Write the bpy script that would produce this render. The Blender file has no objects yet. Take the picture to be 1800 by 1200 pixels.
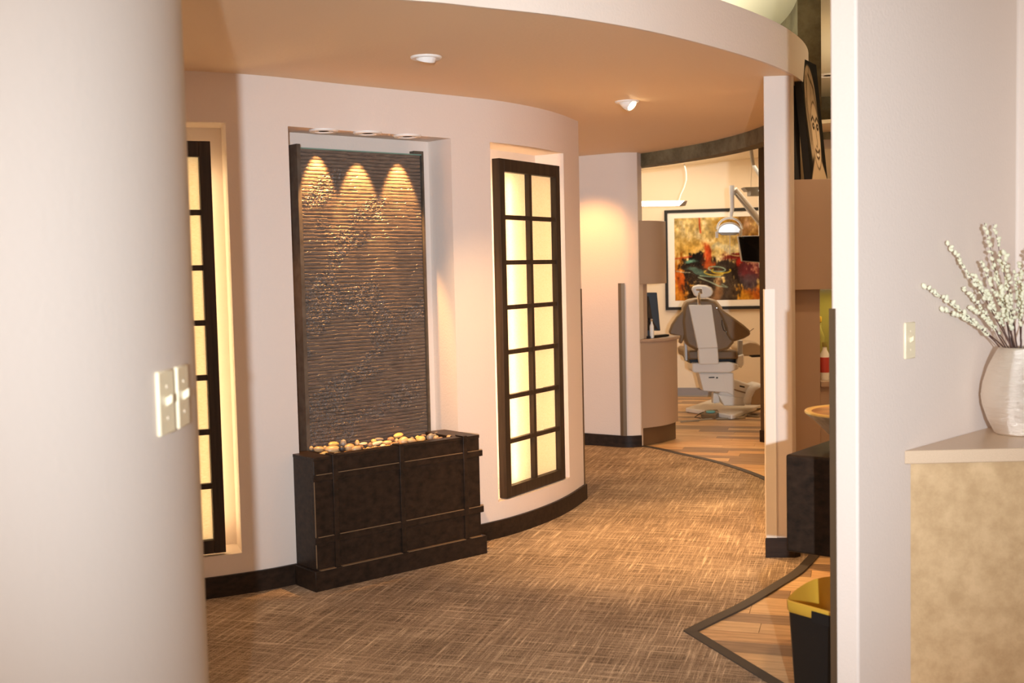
import bpy, bmesh, math, random
import numpy as np
from mathutils import Matrix, Vector
random.seed(7)
C = bpy.context.scene.collection
PI = math.pi
# ------------------------------------------------------------------ camera
F = 2000.0; PITCH = math.atan(127 / F); ROLL = math.radians(1.3); EYE = Vector((0, 0, 1.495))
FW = Vector((0, math.cos(PITCH), -math.sin(PITCH))); U0 = Vector((0, math.sin(PITCH), math.cos(PITCH)))
RT = Vector((1, 0, 0)) * math.cos(ROLL) - U0 * math.sin(ROLL); UP = Vector((1, 0, 0)) * math.sin(ROLL) + U0 * math.cos(ROLL)
cam = bpy.data.cameras.new('camera'); camo = bpy.data.objects.new('camera', cam); C.objects.link(camo)
cam.lens = 40; cam.sensor_width = 36; cam.clip_start = .05; cam.clip_end = 60
cam.dof.use_dof = True; cam.dof.focus_distance = 6.3; cam.dof.aperture_fstop = 4.0
m = Matrix((RT, UP, -FW)).transposed().to_4x4(); m.translation = EYE; camo.matrix_world = m
bpy.context.scene.camera = camo
# ------------------------------------------------------------------ world, exposure, big lights
sc = bpy.context.scene
sc.view_settings.view_transform = 'Standard'; sc.view_settings.look = 'None'
sc.view_settings.exposure = 0.66; sc.view_settings.gamma = 1; sc.view_settings.use_curve_mapping = False
sc.cycles.max_bounces = 8; sc.cycles.diffuse_bounces = 5; sc.cycles.sample_clamp_indirect = 6; sc.cycles.use_denoising = True
w = bpy.data.worlds.new('world'); sc.world = w; w.use_nodes = True
w.node_tree.nodes['Background'].inputs[0].default_value = (1, .83, .71, 1)
w.node_tree.nodes['Background'].inputs[1].default_value = .86
WARM = (1, .60, .27); FLASHC = (.84, .98, 1.12); COOL = (1, .97, .72)
def look(o, loc, target):
    o.location = loc; d = Vector(target) - Vector(loc); o.rotation_euler = d.to_track_quat('-Z', 'Y').to_euler()
def light(name, kind, loc, target, power, col, **k):
    l = bpy.data.lights.new(name, kind); l.energy = power; l.color = col
    for a, v in k.items(): setattr(l, a, v)
    o = bpy.data.objects.new(name, l); C.objects.link(o); look(o, loc, target); return o
# the photographer's flash, behind the camera
light('flash', 'SPOT', (.07, -1.52, 1.57), (.48, 6, 1.40), 950, FLASHC, spot_size=math.radians(49), spot_blend=1.0, shadow_soft_size=.03)
# warm ceiling lamps of the room behind the camera
light('reception_light', 'AREA', (-.4, -.6, 2.9), (-.3, 1.6, 0), 16, (1, .70, .46), shape='RECTANGLE', size=2.4, size_y=1.6)
light('corridor_light', 'AREA', (-.9, 3.2, 2.95), (-.5, 4.6, 1.0), 7, (1, .64, .36), shape='RECTANGLE', size=1.2, size_y=.5)
# fluorescent light over the raised ceiling and in the treatment room, plus an added hall fill
light('cove_light', 'AREA', (1.05, 7.2, 2.70), (1.05, 7.2001, 3.0), 8, (1, .99, .82), shape='RECTANGLE', size=.7, size_y=2.0)
light('hall_fill', 'AREA', (3.6, 7.6, 2.3), (3.6, 7.6001, 3.0), 55, (1, .84, .58), shape='RECTANGLE', size=1.0, size_y=1.0)  # unseen fill, added to brighten the far raised ceiling
light('treatment_room_light', 'AREA', (1.9, 11.6, 2.5), (1.9, 11.9, 0), 19, (1, .86, .66), shape='RECTANGLE', size=2.0, size_y=1.6)
light('treatment_room_light', 'AREA', (1.3, 12.0, 2.12), (1.3, 12.2, 3), 6, (1, .86, .62), shape='RECTANGLE', size=1.0, size_y=.2)

# ------------------------------------------------------------------ pixel helpers (1800 x 1200)
def ray(x, y): return FW * F + RT * (x - 900) - UP * (y - 600)
def atz(x, y, z):
    d = ray(x, y); return EYE + d * ((z - EYE.z) / d.z)
def aty(x, y, Y):
    d = ray(x, y); return EYE + d * (Y / d.y)
def atplane(x, y, p, n):
    d = ray(x, y); n = Vector(n); return EYE + d * ((Vector(p) - EYE).dot(n) / d.dot(n))
def lin(c):
    return tuple((v / 12.92 if v <= .04045 else ((v + .055) / 1.055) ** 2.4) for v in [q / 255 for q in c])

# ------------------------------------------------------------------ materials
MATS = {}
def mat(name, col, rough=.5, metal=0, spec=.5, emis=None, es=0, coat=0):
    m = bpy.data.materials.new(name); m.use_nodes = True; b = m.node_tree.nodes['Principled BSDF']
    b.inputs['Base Color'].default_value = (*col, 1); b.inputs['Roughness'].default_value = rough
    b.inputs['Metallic'].default_value = metal; b.inputs['Specular IOR Level'].default_value = spec
    b.inputs['Coat Weight'].default_value = coat
    if emis: b.inputs['Emission Color'].default_value = (*emis, 1); b.inputs['Emission Strength'].default_value = es
    MATS[name] = m; return m
def nd(m, t, **k):
    n = m.node_tree.nodes.new(t)
    for a, v in k.items():
        if a.startswith('_'): setattr(n, a[1:], v)
        else: n.inputs[a.replace('~', ' ')].default_value = v
    return n
def ln(m, a, b): m.node_tree.links.new(a, b)
def bsdf(m): return m.node_tree.nodes['Principled BSDF']
def coords(m, scale=(1, 1, 1), rot=(0, 0, 0), kind='Object'):
    t = nd(m, 'ShaderNodeTexCoord'); mp = nd(m, 'ShaderNodeMapping'); mp.inputs['Scale'].default_value = scale; mp.inputs['Rotation'].default_value = rot
    ln(m, t.outputs[kind], mp.inputs[0]); return mp.outputs[0]
def noise(m, vec, scale, detail=3, rough=.5):
    n = nd(m, 'ShaderNodeTexNoise', Scale=scale, Detail=detail, Roughness=rough); ln(m, vec, n.inputs['Vector']); return n.outputs[0]
def ramp(m, fac, stops):
    r = nd(m, 'ShaderNodeValToRGB'); el = r.color_ramp.elements
    while len(el) < len(stops): el.new(.5)
    for e, (p, c) in zip(el, stops): e.position = p; e.color = (*c, 1)
    ln(m, fac, r.inputs[0]); return r.outputs[0]
def bump(m, h, strength, dist=.01):
    b = nd(m, 'ShaderNodeBump', Strength=strength, Distance=dist); ln(m, h, b.inputs['Height']); ln(m, b.outputs[0], bsdf(m).inputs['Normal'])
def math_(m, op, a, b=None):
    n = nd(m, 'ShaderNodeMath', _operation=op)
    for i, v in enumerate((a, b)):
        if v is None: continue
        if isinstance(v, (int, float)): n.inputs[i].default_value = v
        else: ln(m, v, n.inputs[i])
    return n.outputs[0]
def paint(name, col, sc_=90, st=.25):
    m = mat(name, col, .62, spec=.3); v = coords(m); bump(m, noise(m, v, sc_, 2), st, .004); return m
PAINT = paint('wall_paint', (.76, .64, .55))
CEIL = paint('ceiling_paint', (.84, .64, .43), 60, .2)
BAND = paint('soffit_band_paint', (.76, .64, .54))
HIGHC = paint('high_ceiling_paint', (.62, .56, .42), 60, .2)
NICHE = paint('niche_paint', (.80, .66, .50), 60, .6)
CREAM = paint('cream_paint', (.82, .68, .50), 60, .1)
COLP = paint('rough_column_paint', (.69, .585, .50), 70, .12)
def woodmat(name, dark, light_, scale=(3, 40, 40), rough=.42, coat=0):
    m = mat(name, dark, rough, coat=0, spec=.2); v = coords(m, scale); n = noise(m, v, 1.5, 6, .6)
    ln(m, ramp(m, n, [(.3, dark), (.75, light_)]), bsdf(m).inputs['Base Color']); bump(m, n, .12, .002); return m
ESP = woodmat('espresso_wood', (.012, .0075, .005), (.040, .022, .013), (2, 25, 25))
ESPV = woodmat('espresso_wood_vertical', (.012, .0075, .005), (.040, .022, .013), (30, 30, 2))
FRAME = woodmat('frame_wood', (.028, .017, .010), (.060, .036, .020), (30, 30, 2), .45, 0)
LAM = mat('taupe_laminate', (.40, .275, .19), .38); bump(LAM, noise(LAM, coords(LAM), 250, 2), .05, .002)
LAMD = mat('taupe_laminate_dark', (.30, .19, .12), .42)
BLACKP = mat('black_plastic', (.012, .010, .009), .4, spec=.3)
BLACKM = mat('black_matte', (.008, .007, .006), .7)
BRONZE = mat('brown_metal', (.16, .105, .06), .38, .6)
GUARD = mat('pale_corner_guard', (.80, .72, .62), .25)
GREYM = mat('grey_metal', (.45, .44, .42), .4, .5)
CHROME = mat('chrome', (.85, .83, .8), .12, 1)
WHITEP = mat('white_plastic', (.80, .76, .69), .35)
WHITEF = mat('fixture_white', (.85, .80, .74), .4)
IVORY = mat('ivory_plastic', (.80, .68, .46), .3)
UPH = mat('brown_upholstery', (.19, .118, .055), .42); bump(UPH, noise(UPH, coords(UPH), 30, 3), .15, .01)
UPHL = mat('tan_upholstery', (.42, .30, .18), .45)
TEAL = mat('teal_rubber', (.18, .48, .44), .5)
CABLE = mat('cable_beige', (.35, .28, .19), .5)
STRIP = mat('rubber_strip', (.055, .042, .032), .55)
GOLD = mat('yellow_plastic', (.62, .36, .04), .35)
SCREEN = mat('dark_screen', (.006, .005, .006), .12)
MAT_W = mat('picture_mat', (.86, .80, .70), .7)
GREYB = mat('grey_vinyl', (.27, .24, .23), .5)
LENS = mat('lamp_lens', (1, .9, .7), .4, emis=(1, .82, .5), es=14)
LENSD = mat('lamp_lens_dim', (.25, .2, .15), .3)
TUBE = mat('fluorescent_diffuser', (1, 1, 1), .4, emis=(1, .93, .74), es=4)
LAMPG = mat('exam_lamp_glass', (.75, .80, .86), .15, emis=(.85, .93, 1), es=.5)
BACKT = mat('backlight_tube', (1, .9, .7), .4, emis=(1, .72, .44), es=18)
BACKT2 = mat('backlight_tube_dim', (1, .9, .7), .4, emis=(1, .75, .42), es=4.0)
BACKT3 = mat('backlight_tube_edge', (1, .9, .7), .4, emis=(1, .76, .42), es=6.5)
# rice-paper pane: lets the light of the tubes behind through
def paper():
    m = bpy.data.materials.new('rice_paper'); m.use_nodes = True; t = m.node_tree; t.nodes.remove(t.nodes['Principled BSDF'])
    out = t.nodes['Material Output']; tr = t.nodes.new('ShaderNodeBsdfTranslucent'); di = t.nodes.new('ShaderNodeBsdfDiffuse'); em = t.nodes.new('ShaderNodeEmission')
    v = coords(m, (60, 60, 900)); n = noise(m, v, 1.2, 4); c = ramp(m, n, [(.3, (.80, .72, .54)), (.7, (1, .93, .84))])
    for b in (tr, di): t.links.new(c, b.inputs[0])
    mx = t.nodes.new('ShaderNodeMixShader'); mx.inputs[0].default_value = .25; t.links.new(tr.outputs[0], mx.inputs[1]); t.links.new(di.outputs[0], mx.inputs[2])
    c2 = ramp(m, n, [(.3, (.92, .66, .30)), (.7, (1, .78, .42))]); t.links.new(c2, em.inputs[0]); em.inputs[1].default_value = .10
    ad = t.nodes.new('ShaderNodeAddShader'); t.links.new(mx.outputs[0], ad.inputs[0]); t.links.new(em.outputs[0], ad.inputs[1]); t.links.new(ad.outputs[0], out.inputs[0]); return m
PAPER = paper()
# carpet: woven cross-hatch of light and dark yarns
FR = math.radians(-17)
def carpet():
    m = mat('woven_carpet', (.2, .15, .1), .95, spec=.1); v = coords(m, (1, 1, 1), (0, 0, -FR))
    def st(sx, sy, s=1.0, d=2):
        mp = nd(m, 'ShaderNodeMapping'); mp.inputs['Scale'].default_value = (sx, sy, 1); ln(m, v, mp.inputs[0]); return noise(m, mp.outputs[0], s, d)
    a = st(150, 5); b = st(5, 150); a2 = st(60, 1.5, 1, 3); b2 = st(1.5, 60, 1, 3); big = noise(m, v, 2.2, 3); fine = noise(m, v, 260, 2)
    mx1 = math_(m, 'MAXIMUM', a, b); mx2 = math_(m, 'MAXIMUM', a2, b2)
    s = math_(m, 'ADD', math_(m, 'MULTIPLY', mx1, .55), math_(m, 'MULTIPLY', mx2, .35))
    s = math_(m, 'ADD', s, math_(m, 'MULTIPLY', big, .18)); s = math_(m, 'ADD', s, math_(m, 'MULTIPLY', fine, .30))
    ln(m, ramp(m, s, [(.62, (.14, .095, .062)), (.74, (.35, .25, .165)), (.80, (.50, .37, .25)), (.88, (.80, .62, .42))]), bsdf(m).inputs['Base Color'])
    bump(m, fine, .7, .006); return m
CARPET = carpet()
def plankmat(i, dark, light_):
    m = mat('plank_wood_%d' % i, dark, .42); t = nd(m, 'ShaderNodeTexCoord'); oi = nd(m, 'ShaderNodeObjectInfo'); mp = nd(m, 'ShaderNodeMapping')
    mp.inputs['Scale'].default_value = (1.5, 22, 1); ln(m, t.outputs['Object'], mp.inputs[0])
    cb = nd(m, 'ShaderNodeCombineXYZ'); ln(m, math_(m, 'MULTIPLY', oi.outputs['Random'], 40), cb.inputs[0]); ln(m, cb.outputs[0], mp.inputs['Location'])
    n = noise(m, mp.outputs[0], 2, 6, .65); ln(m, ramp(m, n, [(.3, dark), (.7, light_)]), bsdf(m).inputs['Base Color']); bump(m, n, .1, .002); return m
PLANKS = [plankmat(0, (.40, .20, .08), (.82, .52, .25)), plankmat(1, (.50, .29, .13), (.86, .58, .30)), plankmat(2, (.20, .12, .065), (.46, .29, .16))]
SLATE = mat('wet_slate', (.1, .075, .06), .34, spec=.5)
_v = coords(SLATE, (6, 6, 60)); _n = noise(SLATE, _v, 3, 5); ln(SLATE, ramp(SLATE, _n, [(.3, (.09, .069, .056)), (.7, (.19, .142, .110))]), bsdf(SLATE).inputs['Base Color'])
bump(SLATE, noise(SLATE, coords(SLATE), 220, 4), .5, .004)
VERDI = mat('weathered_bronze', (.10, .10, .085), .5, .4)
_n = noise(VERDI, coords(VERDI), 25, 4); ln(VERDI, ramp(VERDI, _n, [(.35, (.10, .078, .06)), (.75, (.15, .125, .10))]), bsdf(VERDI).inputs['Base Color'])
VGREEN = mat('verdigris', (.16, .26, .21), .6)
MOT = paint('mottled_olive', (.12, .09, .04), 60, .1)
_n = noise(MOT, coords(MOT), 5, 6, .7); ln(MOT, ramp(MOT, _n, [(.35, (.085, .062, .028)), (.65, (.19, .155, .085))]), bsdf(MOT).inputs['Base Color'])
CTOP = mat('speckled_counter_laminate', (.55, .36, .20), .3)
_n = noise(CTOP, coords(CTOP), 420, 2); ln(CTOP, ramp(CTOP, _n, [(.35, (.56, .40, .26)), (.65, (.64, .46, .31))]), bsdf(CTOP).inputs['Base Color'])
CPAN = mat('suede_look_laminate', (.5, .33, .17), .45)
_n = noise(CPAN, coords(CPAN), 14, 6, .7); ln(CPAN, ramp(CPAN, _n, [(.35, (.46, .29, .14)), (.65, (.60, .40, .21))]), bsdf(CPAN).inputs['Base Color'])
SILVER = mat('brushed_silver', (.98, .88, .76), .34, .9)
_v = coords(SILVER, (3, 3, 60)); bump(SILVER, noise(SILVER, _v, 9, 5, .65), .7, .006)
BOWLO = mat('travertine', (.50, .40, .28), .55); _n = noise(BOWLO, coords(BOWLO), 30, 5); ln(BOWLO, ramp(BOWLO, _n, [(.35, (.42, .33, .22)), (.65, (.62, .50, .36))]), bsdf(BOWLO).inputs['Base Color'])
BOWLI = mat('amber_stone', (.55, .22, .05), .35); _n = noise(BOWLI, coords(BOWLI, (1, 1, 4)), 9, 5); ln(BOWLI, ramp(BOWLI, _n, [(.35, (.40, .15, .03)), (.65, (.72, .34, .09))]), bsdf(BOWLI).inputs['Base Color'])
BOWLR = mat('honey_stone_rim', (.92, .62, .18), .35)
CATK = mat('catkin_white', (.74, .70, .50), .8); TWIG = mat('twig_bark', (.10, .045, .03), .6)
GGLASS = mat('green_glass', (.36, .30, .07), .15, coat=.5); REDL = mat('red_label', (.5, .05, .03), .5)
WATER = mat('dark_water', (.01, .01, .01), .05)
WORN_HL = mat('worn_wood_highlight', (.20, .12, .06), .6)
STONE = {}
for k, a, b in (('tan', (.42, .26, .12), (.60, .42, .22)), ('gold', (.55, .34, .10), (.72, .50, .20)), ('grey', (.15, .13, .11), (.30, .26, .21)), ('black', (.02, .02, .02), (.06, .05, .05)),
                ('cream', (.62, .50, .30), (.80, .68, .46)), ('brown', (.20, .11, .06), (.34, .21, .12))):
    s = mat('stone_' + k, a, .32); v = coords(s, (1, 1, 3), (.4, .3, 0)); n = noise(s, v, 22, 4, .6); ln(s, ramp(s, n, [(.35, a), (.65, b)]), bsdf(s).inputs['Base Color']); STONE[k] = s

# ------------------------------------------------------------------ mesh building
class MB:
    def __init__(s): s.v = []; s.f = []
    def add(s, vs, fs):
        b = len(s.v); s.v += [tuple(p) for p in vs]; s.f += [tuple(i + b for i in f) for f in fs]; return s
    def prism(s, pts, z0, z1):           # pts: plan polygon, counter-clockwise
        n = len(pts); vs = [(x, y, z0) for x, y in pts] + [(x, y, z1) for x, y in pts]
        a = sum(pts[i][0] * pts[(i + 1) % n][1] - pts[(i + 1) % n][0] * pts[i][1] for i in range(n))
        fs = [tuple(range(n - 1, -1, -1)), tuple(range(n, 2 * n))] + [(i, (i + 1) % n, n + (i + 1) % n, n + i) for i in range(n)]
        if a < 0: fs = [tuple(reversed(f)) for f in fs]
        return s.add(vs, fs)
    def box(s, p, u, v, a0, a1, b0, b1, z0, z1):   # box in the plan frame p + a u + b v
        q = [(p[0] + a * u[0] + b * v[0], p[1] + a * u[1] + b * v[1]) for a, b in ((a0, b0), (a1, b0), (a1, b1), (a0, b1))]
        return s.prism(q, z0, z1)
    def slab(s, pts3, vec):              # polygon in space extruded along vec
        n = len(pts3); vec = Vector(vec); vs = [Vector(p) for p in pts3] + [Vector(p) + vec for p in pts3]
        fs = [tuple(range(n)), tuple(range(2 * n - 1, n - 1, -1))] + [(i, n + i, n + (i + 1) % n, (i + 1) % n) for i in range(n)]
        return s.add(vs, fs)
    def tube(s, path, r, n=10, caps=True):
        path = [Vector(p) for p in path]; rr = r if isinstance(r, (list, tuple)) else [r] * len(path); vs = []; N = len(path); pn = None
        for i, p in enumerate(path):
            t = (path[min(i + 1, N - 1)] - path[max(i - 1, 0)]).normalized()
            if pn is None: pn = t.cross(Vector((0, 0, 1)) if abs(t.z) < .9 else Vector((1, 0, 0))).normalized()
            pn = (pn - t * pn.dot(t)).normalized(); b = t.cross(pn)
            vs += [p + (pn * math.cos(2 * PI * k / n) + b * math.sin(2 * PI * k / n)) * rr[i] for k in range(n)]
        fs = [(i * n + k, i * n + (k + 1) % n, (i + 1) * n + (k + 1) % n, (i + 1) * n + k) for i in range(N - 1) for k in range(n)]
        if caps: fs += [tuple(range(n - 1, -1, -1)), tuple((N - 1) * n + k for k in range(n))]
        return s.add(vs, fs)
    def lathe(s, prof, c, n=32, axis=None, sx=1, sy=1):   # prof: (r, h)
        vs = []; R = Vector((0, 0, 1)).rotation_difference(Vector(axis)).to_matrix() if axis else Matrix.Identity(3); c = Vector(c)
        for r, h in prof: vs += [c + R @ Vector((r * sx * math.cos(2 * PI * k / n), r * sy * math.sin(2 * PI * k / n), h)) for k in range(n)]
        fs = [(i * n + k, i * n + (k + 1) % n, (i + 1) * n + (k + 1) % n, (i + 1) * n + k) for i in range(len(prof) - 1) for k in range(n)]
        if prof[0][0] > 1e-5: fs.append(tuple(range(n - 1, -1, -1)))
        if prof[-1][0] > 1e-5: fs.append(tuple((len(prof) - 1) * n + k for k in range(n)))
        return s.add(vs, fs)
    def mesh(s, name, mt, mtx=None, sharp=35, fix=True):
        me = bpy.data.meshes.new(name); me.from_pydata(s.v, [], s.f)
        if mtx is not None: me.transform(mtx)
        if fix:
            bm = bmesh.new(); bm.from_mesh(me); bmesh.ops.remove_doubles(bm, verts=bm.verts, dist=1e-6); bmesh.ops.recalc_face_normals(bm, faces=bm.faces); bm.to_mesh(me); bm.free()
        me.materials.append(mt); me.polygons.foreach_set('use_smooth', [True] * len(me.polygons)); me.set_sharp_from_angle(angle=math.radians(sharp)); me.update(); return me
def obj(name, mb, mt, parent=None, origin=None, bevel=0, sharp=35, fix=True):
    """one mesh object; world-space vertices are moved into the frame of its parent thing (or of its own origin)"""
    if parent is not None: mtx = Matrix.Translation(parent['_o']).inverted() if '_o' in parent else None; org = None
    else: org = Vector(origin) if origin is not None else Vector((0, 0, 0)); mtx = Matrix.Translation(-org)
    o = bpy.data.objects.new(name, mb.mesh(name, mt, mtx, sharp, fix)); C.objects.link(o)
    if parent is not None: o.parent = parent; o['_o'] = parent['_o']
    else: o.location = org; o['_o'] = list(org)
    if bevel:
        b = o.modifiers.new('bevel', 'BEVEL'); b.width = bevel; b.segments = 2; b.limit_method = 'ANGLE'; b.angle_limit = math.radians(40)
    return o
def tag(o, label, cat, group=None):
    o['label'] = label; o['category'] = cat
    if group: o['group'] = group
    return o
def thing(name, loc, label, cat, group=None):
    o = bpy.data.objects.new(name, None); C.objects.link(o); o.location = loc; o['_o'] = list(loc); o.empty_display_size = .05; return tag(o, label, cat, group)
def struct(o): o['kind'] = 'structure'; return o
def off(poly, d):      # offset a plan polyline to its right-hand side
    out = []
    for i, p in enumerate(poly):
        a = Vector(poly[max(i - 1, 0)]); b = Vector(poly[min(i + 1, len(poly) - 1)]); t = (b - a).normalized(); out.append((p[0] + t.y * d, p[1] - t.x * d))
    return out
def cr(P, n=12):
    P = [Vector(p) for p in P]; P = [2 * P[0] - P[1]] + P + [2 * P[-1] - P[-2]]; out = []
    for i in range(1, len(P) - 2):
        a, b, c, d = P[i - 1:i + 3]
        for k in range(n):
            t = k / n; out.append(tuple(.5 * (2 * b + (c - a) * t + (2 * a - 5 * b + 4 * c - d) * t * t + (3 * b - a - 3 * c + d) * t ** 3)))
    out.append(tuple(P[-2])); return out
def band(line, d0, d1, z0, z1):          # a curved board along a plan line
    mb = MB(); a = off(line, d0); b = off(line, d1); n = len(line)
    vs = [(*p, z0) for p in a] + [(*p, z1) for p in a] + [(*p, z0) for p in b] + [(*p, z1) for p in b]
    fs = []
    for i in range(n - 1): fs += [(i, i + 1, n + i + 1, n + i), (2 * n + i, 3 * n + i, 3 * n + i + 1, 2 * n + i + 1), (n + i, n + i + 1, 3 * n + i + 1, 3 * n + i), (i, 2 * n + i, 2 * n + i + 1, i + 1)]
    fs += [(0, n, 3 * n, 2 * n), (n - 1, 3 * n - 1, 4 * n - 1, 2 * n - 1)]
    return mb.add(vs, fs)
H = 2.42; HC = 3.0
# ------------------------------------------------------------------ floor
EDGE = cr([(.2, 9.62), (.6, 9.5), (1.04, 9.365), (1.30, 8.93), (1.50, 8.54), (1.655, 8.08), (1.735, 7.65), (1.765, 7.15), (1.72, 6.55), (1.60, 5.98), (1.375, 5.49), (1.193, 5.215), (.983, 4.925), (.833, 4.747), (.677, 4.561)], 5)
EDGE2 = [(.677, 4.561), (.883, 3.978), (1.70, 1.67)]
struct(obj('floor', MB().prism([(-4.5, -3), (6, -3), (6, 14.5), (-4.5, 14.5)], -.12, -.014), STRIP))
cp = [(-4.4, 10.9), (.1, 9.8)] + EDGE[:-1] + EDGE2 + [(1.70, -2.9), (-4.4, -2.9)]
struct(obj('carpet_floor', MB().prism(cp, -.012, .004), CARPET))
struct(obj('trim_1', band(EDGE[10:] , -.045, .004, -.010, .009), STRIP)); struct(obj('trim_2', band(EDGE2, -.045, .004, -.010, .0085), STRIP))
wf = struct(obj('wood_floor', MB().prism([(-1, 3), (5, 3), (5, 13.2), (-1, 13.2)], -.0135, -.008), STRIP))
pu = Vector((math.cos(FR), math.sin(FR))); pv = Vector((-pu.y, pu.x)); pm = {}
def inside_carpet(x, y):
    n = len(cp); c = False
    for i in range(n):
        a, b = cp[i], cp[(i + 1) % n]
        if (a[1] > y) != (b[1] > y) and x < (b[0] - a[0]) * (y - a[1]) / (b[1] - a[1]) + a[0]: c = not c
    return c
for r in range(-2, 90):
    o0 = random.random()
    for q in range(-7, 7):
        L_, W_ = .92, .127; a = (q + o0) * L_; b = r * W_
        c = Vector((1.1, 2.9)) + pu * (a + L_ / 2) + pv * (b + W_ / 2)
        if not (.2 < c.x < 3.6 and 3.0 < c.y < 13.0): continue
        if all(inside_carpet(*(Vector((1.1, 2.9)) + pu * (a + L_ * s) + pv * (b + W_ * t))) for s in (0, .5, 1) for t in (0, 1)): continue
        k = random.choice((0, 0, 1, 1, 2, 2))
        if k not in pm:
            mb = MB().box((0, 0), pu, pv, -L_ / 2 + .001, L_ / 2 - .001, -W_ / 2 + .001, W_ / 2 - .001, -.004, .004); me = mb.mesh('plank', PLANKS[k], Matrix.Rotation(-FR, 4, 'Z')); pm[k] = me
        o = bpy.data.objects.new('plank', pm[k]); C.objects.link(o); o.parent = wf; o.location = (c.x, c.y, -.004 + .0004 * random.random()); o.rotation_euler = (0, 0, FR)
# ------------------------------------------------------------------ curved wall with its niches
WL = cr([(-2.6, 4.86), (-2.2, 4.95), (-1.8, 5.06), (-1.45, 5.19), (-1.2, 5.32), (-1.03, 5.45), (-.81, 5.65), (-.55, 5.87), (-.15, 6.22), (.03, 6.42), (.2, 6.68), (.33, 6.95), (.45, 7.28)])
WS = [0.]
for a, b in zip(WL, WL[1:]): WS.append(WS[-1] + math.dist(a, b))
def wp(s, o=0):          # point of the wall at arc length s, o in front of it
    for i in range(len(WL) - 1):
        if s <= WS[i + 1] or i == len(WL) - 2:
            a, b = Vector(WL[i]), Vector(WL[i + 1]); t = (b - a).normalized(); k = (s - WS[i]) / (WS[i + 1] - WS[i]); p = a.lerp(b, k); return (p.x + t.y * o, p.y - t.x * o)
NI = [(.557, 1.377, .196, 2.194), (1.684, 2.662, .30, 2.194), (2.939, 3.764, .204, 2.19)]; ND = .20
ss = sorted(set([round(s, 4) for s in np.linspace(0, WS[-1], 60)] + [v for n in NI for v in n[:2]])); zz = sorted(set([0, H + .02] + [v for n in NI for v in n[2:]]))
mb = MB(); idx = {}
vs = [(*wp(s), z) for s in ss for z in zz]; nz = len(zz); fs = []
for i in range(len(ss) - 1):
    for j in range(nz - 1):
        sm, zm = (ss[i] + ss[i + 1]) / 2, (zz[j] + zz[j + 1]) / 2
        if any(a < sm < b and c < zm < d for a, b, c, d in NI): continue
        fs.append((i * nz + j, (i + 1) * nz + j, (i + 1) * nz + j + 1, i * nz + j + 1))
mb.add(vs, fs)
for a, b, c, d in NI:     # reveals and back of each niche
    p, q = Vector(wp(a)), Vector(wp(b)); t = (q - p).normalized(); n = Vector((-t.y, t.x)); pb, qb = p + n * ND, q + n * ND
    arc = [p] + [Vector(wp(s)) for s in ss if a < s < b] + [q]
    mb.add([(*p, c), (*p, d), (*pb, d), (*pb, c)], [(0, 1, 2, 3)]); mb.add([(*q, c), (*q, d), (*qb, d), (*qb, c)], [(0, 3, 2, 1)])
    mb.add([(*pb, c), (*qb, c), (*qb, d), (*pb, d)], [(0, 1, 2, 3)])
    for z in (c, d): k = len(arc); mb.add([(*v, z) for v in arc] + [(*qb, z), (*pb, z)], [tuple(range(k + 2))])
e = Vector(wp(WS[-1])); e0 = Vector(wp(WS[-1] - .1)); t = (e - e0).normalized(); n = Vector((-t.y, t.x)); eb = e + n * .32
s0 = Vector(wp(0)); sb = s0 + Vector((-.1, .4))
mb.add([(*e, 0), (*eb, 0), (*eb, H + .02), (*e, H + .02)], [(0, 1, 2, 3)])
back = [e + n * .32] + [Vector(off(WL, -.32)[i]) for i in range(len(WL) - 2, -1, -6)]
k = len(back); mb.add([(*v, 0) for v in back] + [(*v, H + .02) for v in back], [(i, i + 1, k + i + 1, k + i) for i in range(k - 1)])
struct(obj('wall_left', mb, PAINT, fix=False, sharp=25))
NIM = [(None, None)]
fb = [s for s in np.linspace(0, 1.70, 22)]; fe = [s for s in np.linspace(2.78, WS[-1], 18)]
struct(obj('baseboard_left', band([wp(s) for s in fb], 0, .016, 0, .102), ESP)); struct(obj('baseboard_left', band([wp(s) for s in fe], 0, .016, 0, .102), ESP))
g = wp(WS[-1]); struct(obj('trim_3', MB().box(g, t, n, -.022, .003, -.003, .03, .10, 1.36), BRONZE))
# ------------------------------------------------------------------ soffit and ceilings
SO = cr([(-4.4, 4.6), (-3.2, 3.86), (-2.4, 3.68), (-1.6, 3.68), (-.9, 3.78), (-.323, 3.965), (-.094, 4.085), (.238, 4.285), (.63, 4.63), (1.104, 5.205), (1.395, 5.665), (1.60, 6.15), (1.72, 6.7), (1.77, 7.25), (1.745, 7.84), (1.64, 8.38), (1.45, 8.89), (1.04, 9.57), (.5, 10.1), (-.3, 10.7)], 6)
struct(obj('ceiling', MB().prism(list(reversed(SO + [(-4.4, 10.9)])), H, H + .02), CEIL))
struct(obj('ceiling_band', band(SO, -.002, .012, H - .001, H + .205), BAND, sharp=60))
struct(obj('ceiling_top', MB().prism(list(reversed(SO + [(-4.4, 10.9)])), H + .19, H + .20), HIGHC))
struct(obj('ceiling_high', MB().prism([(-4.5, -2.9), (5.6, -2.9), (5.6, 10.6), (-4.5, 10.6)], HC, HC + .05), HIGHC))
# mottled beam concentric with the soffit over the treatment room opening
bl = [p for p in SO if p[1] > 6.6][:40]
struct(obj('wall_header', band(bl, -.03, .10, 2.315, HC), MOT, sharp=60))
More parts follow.
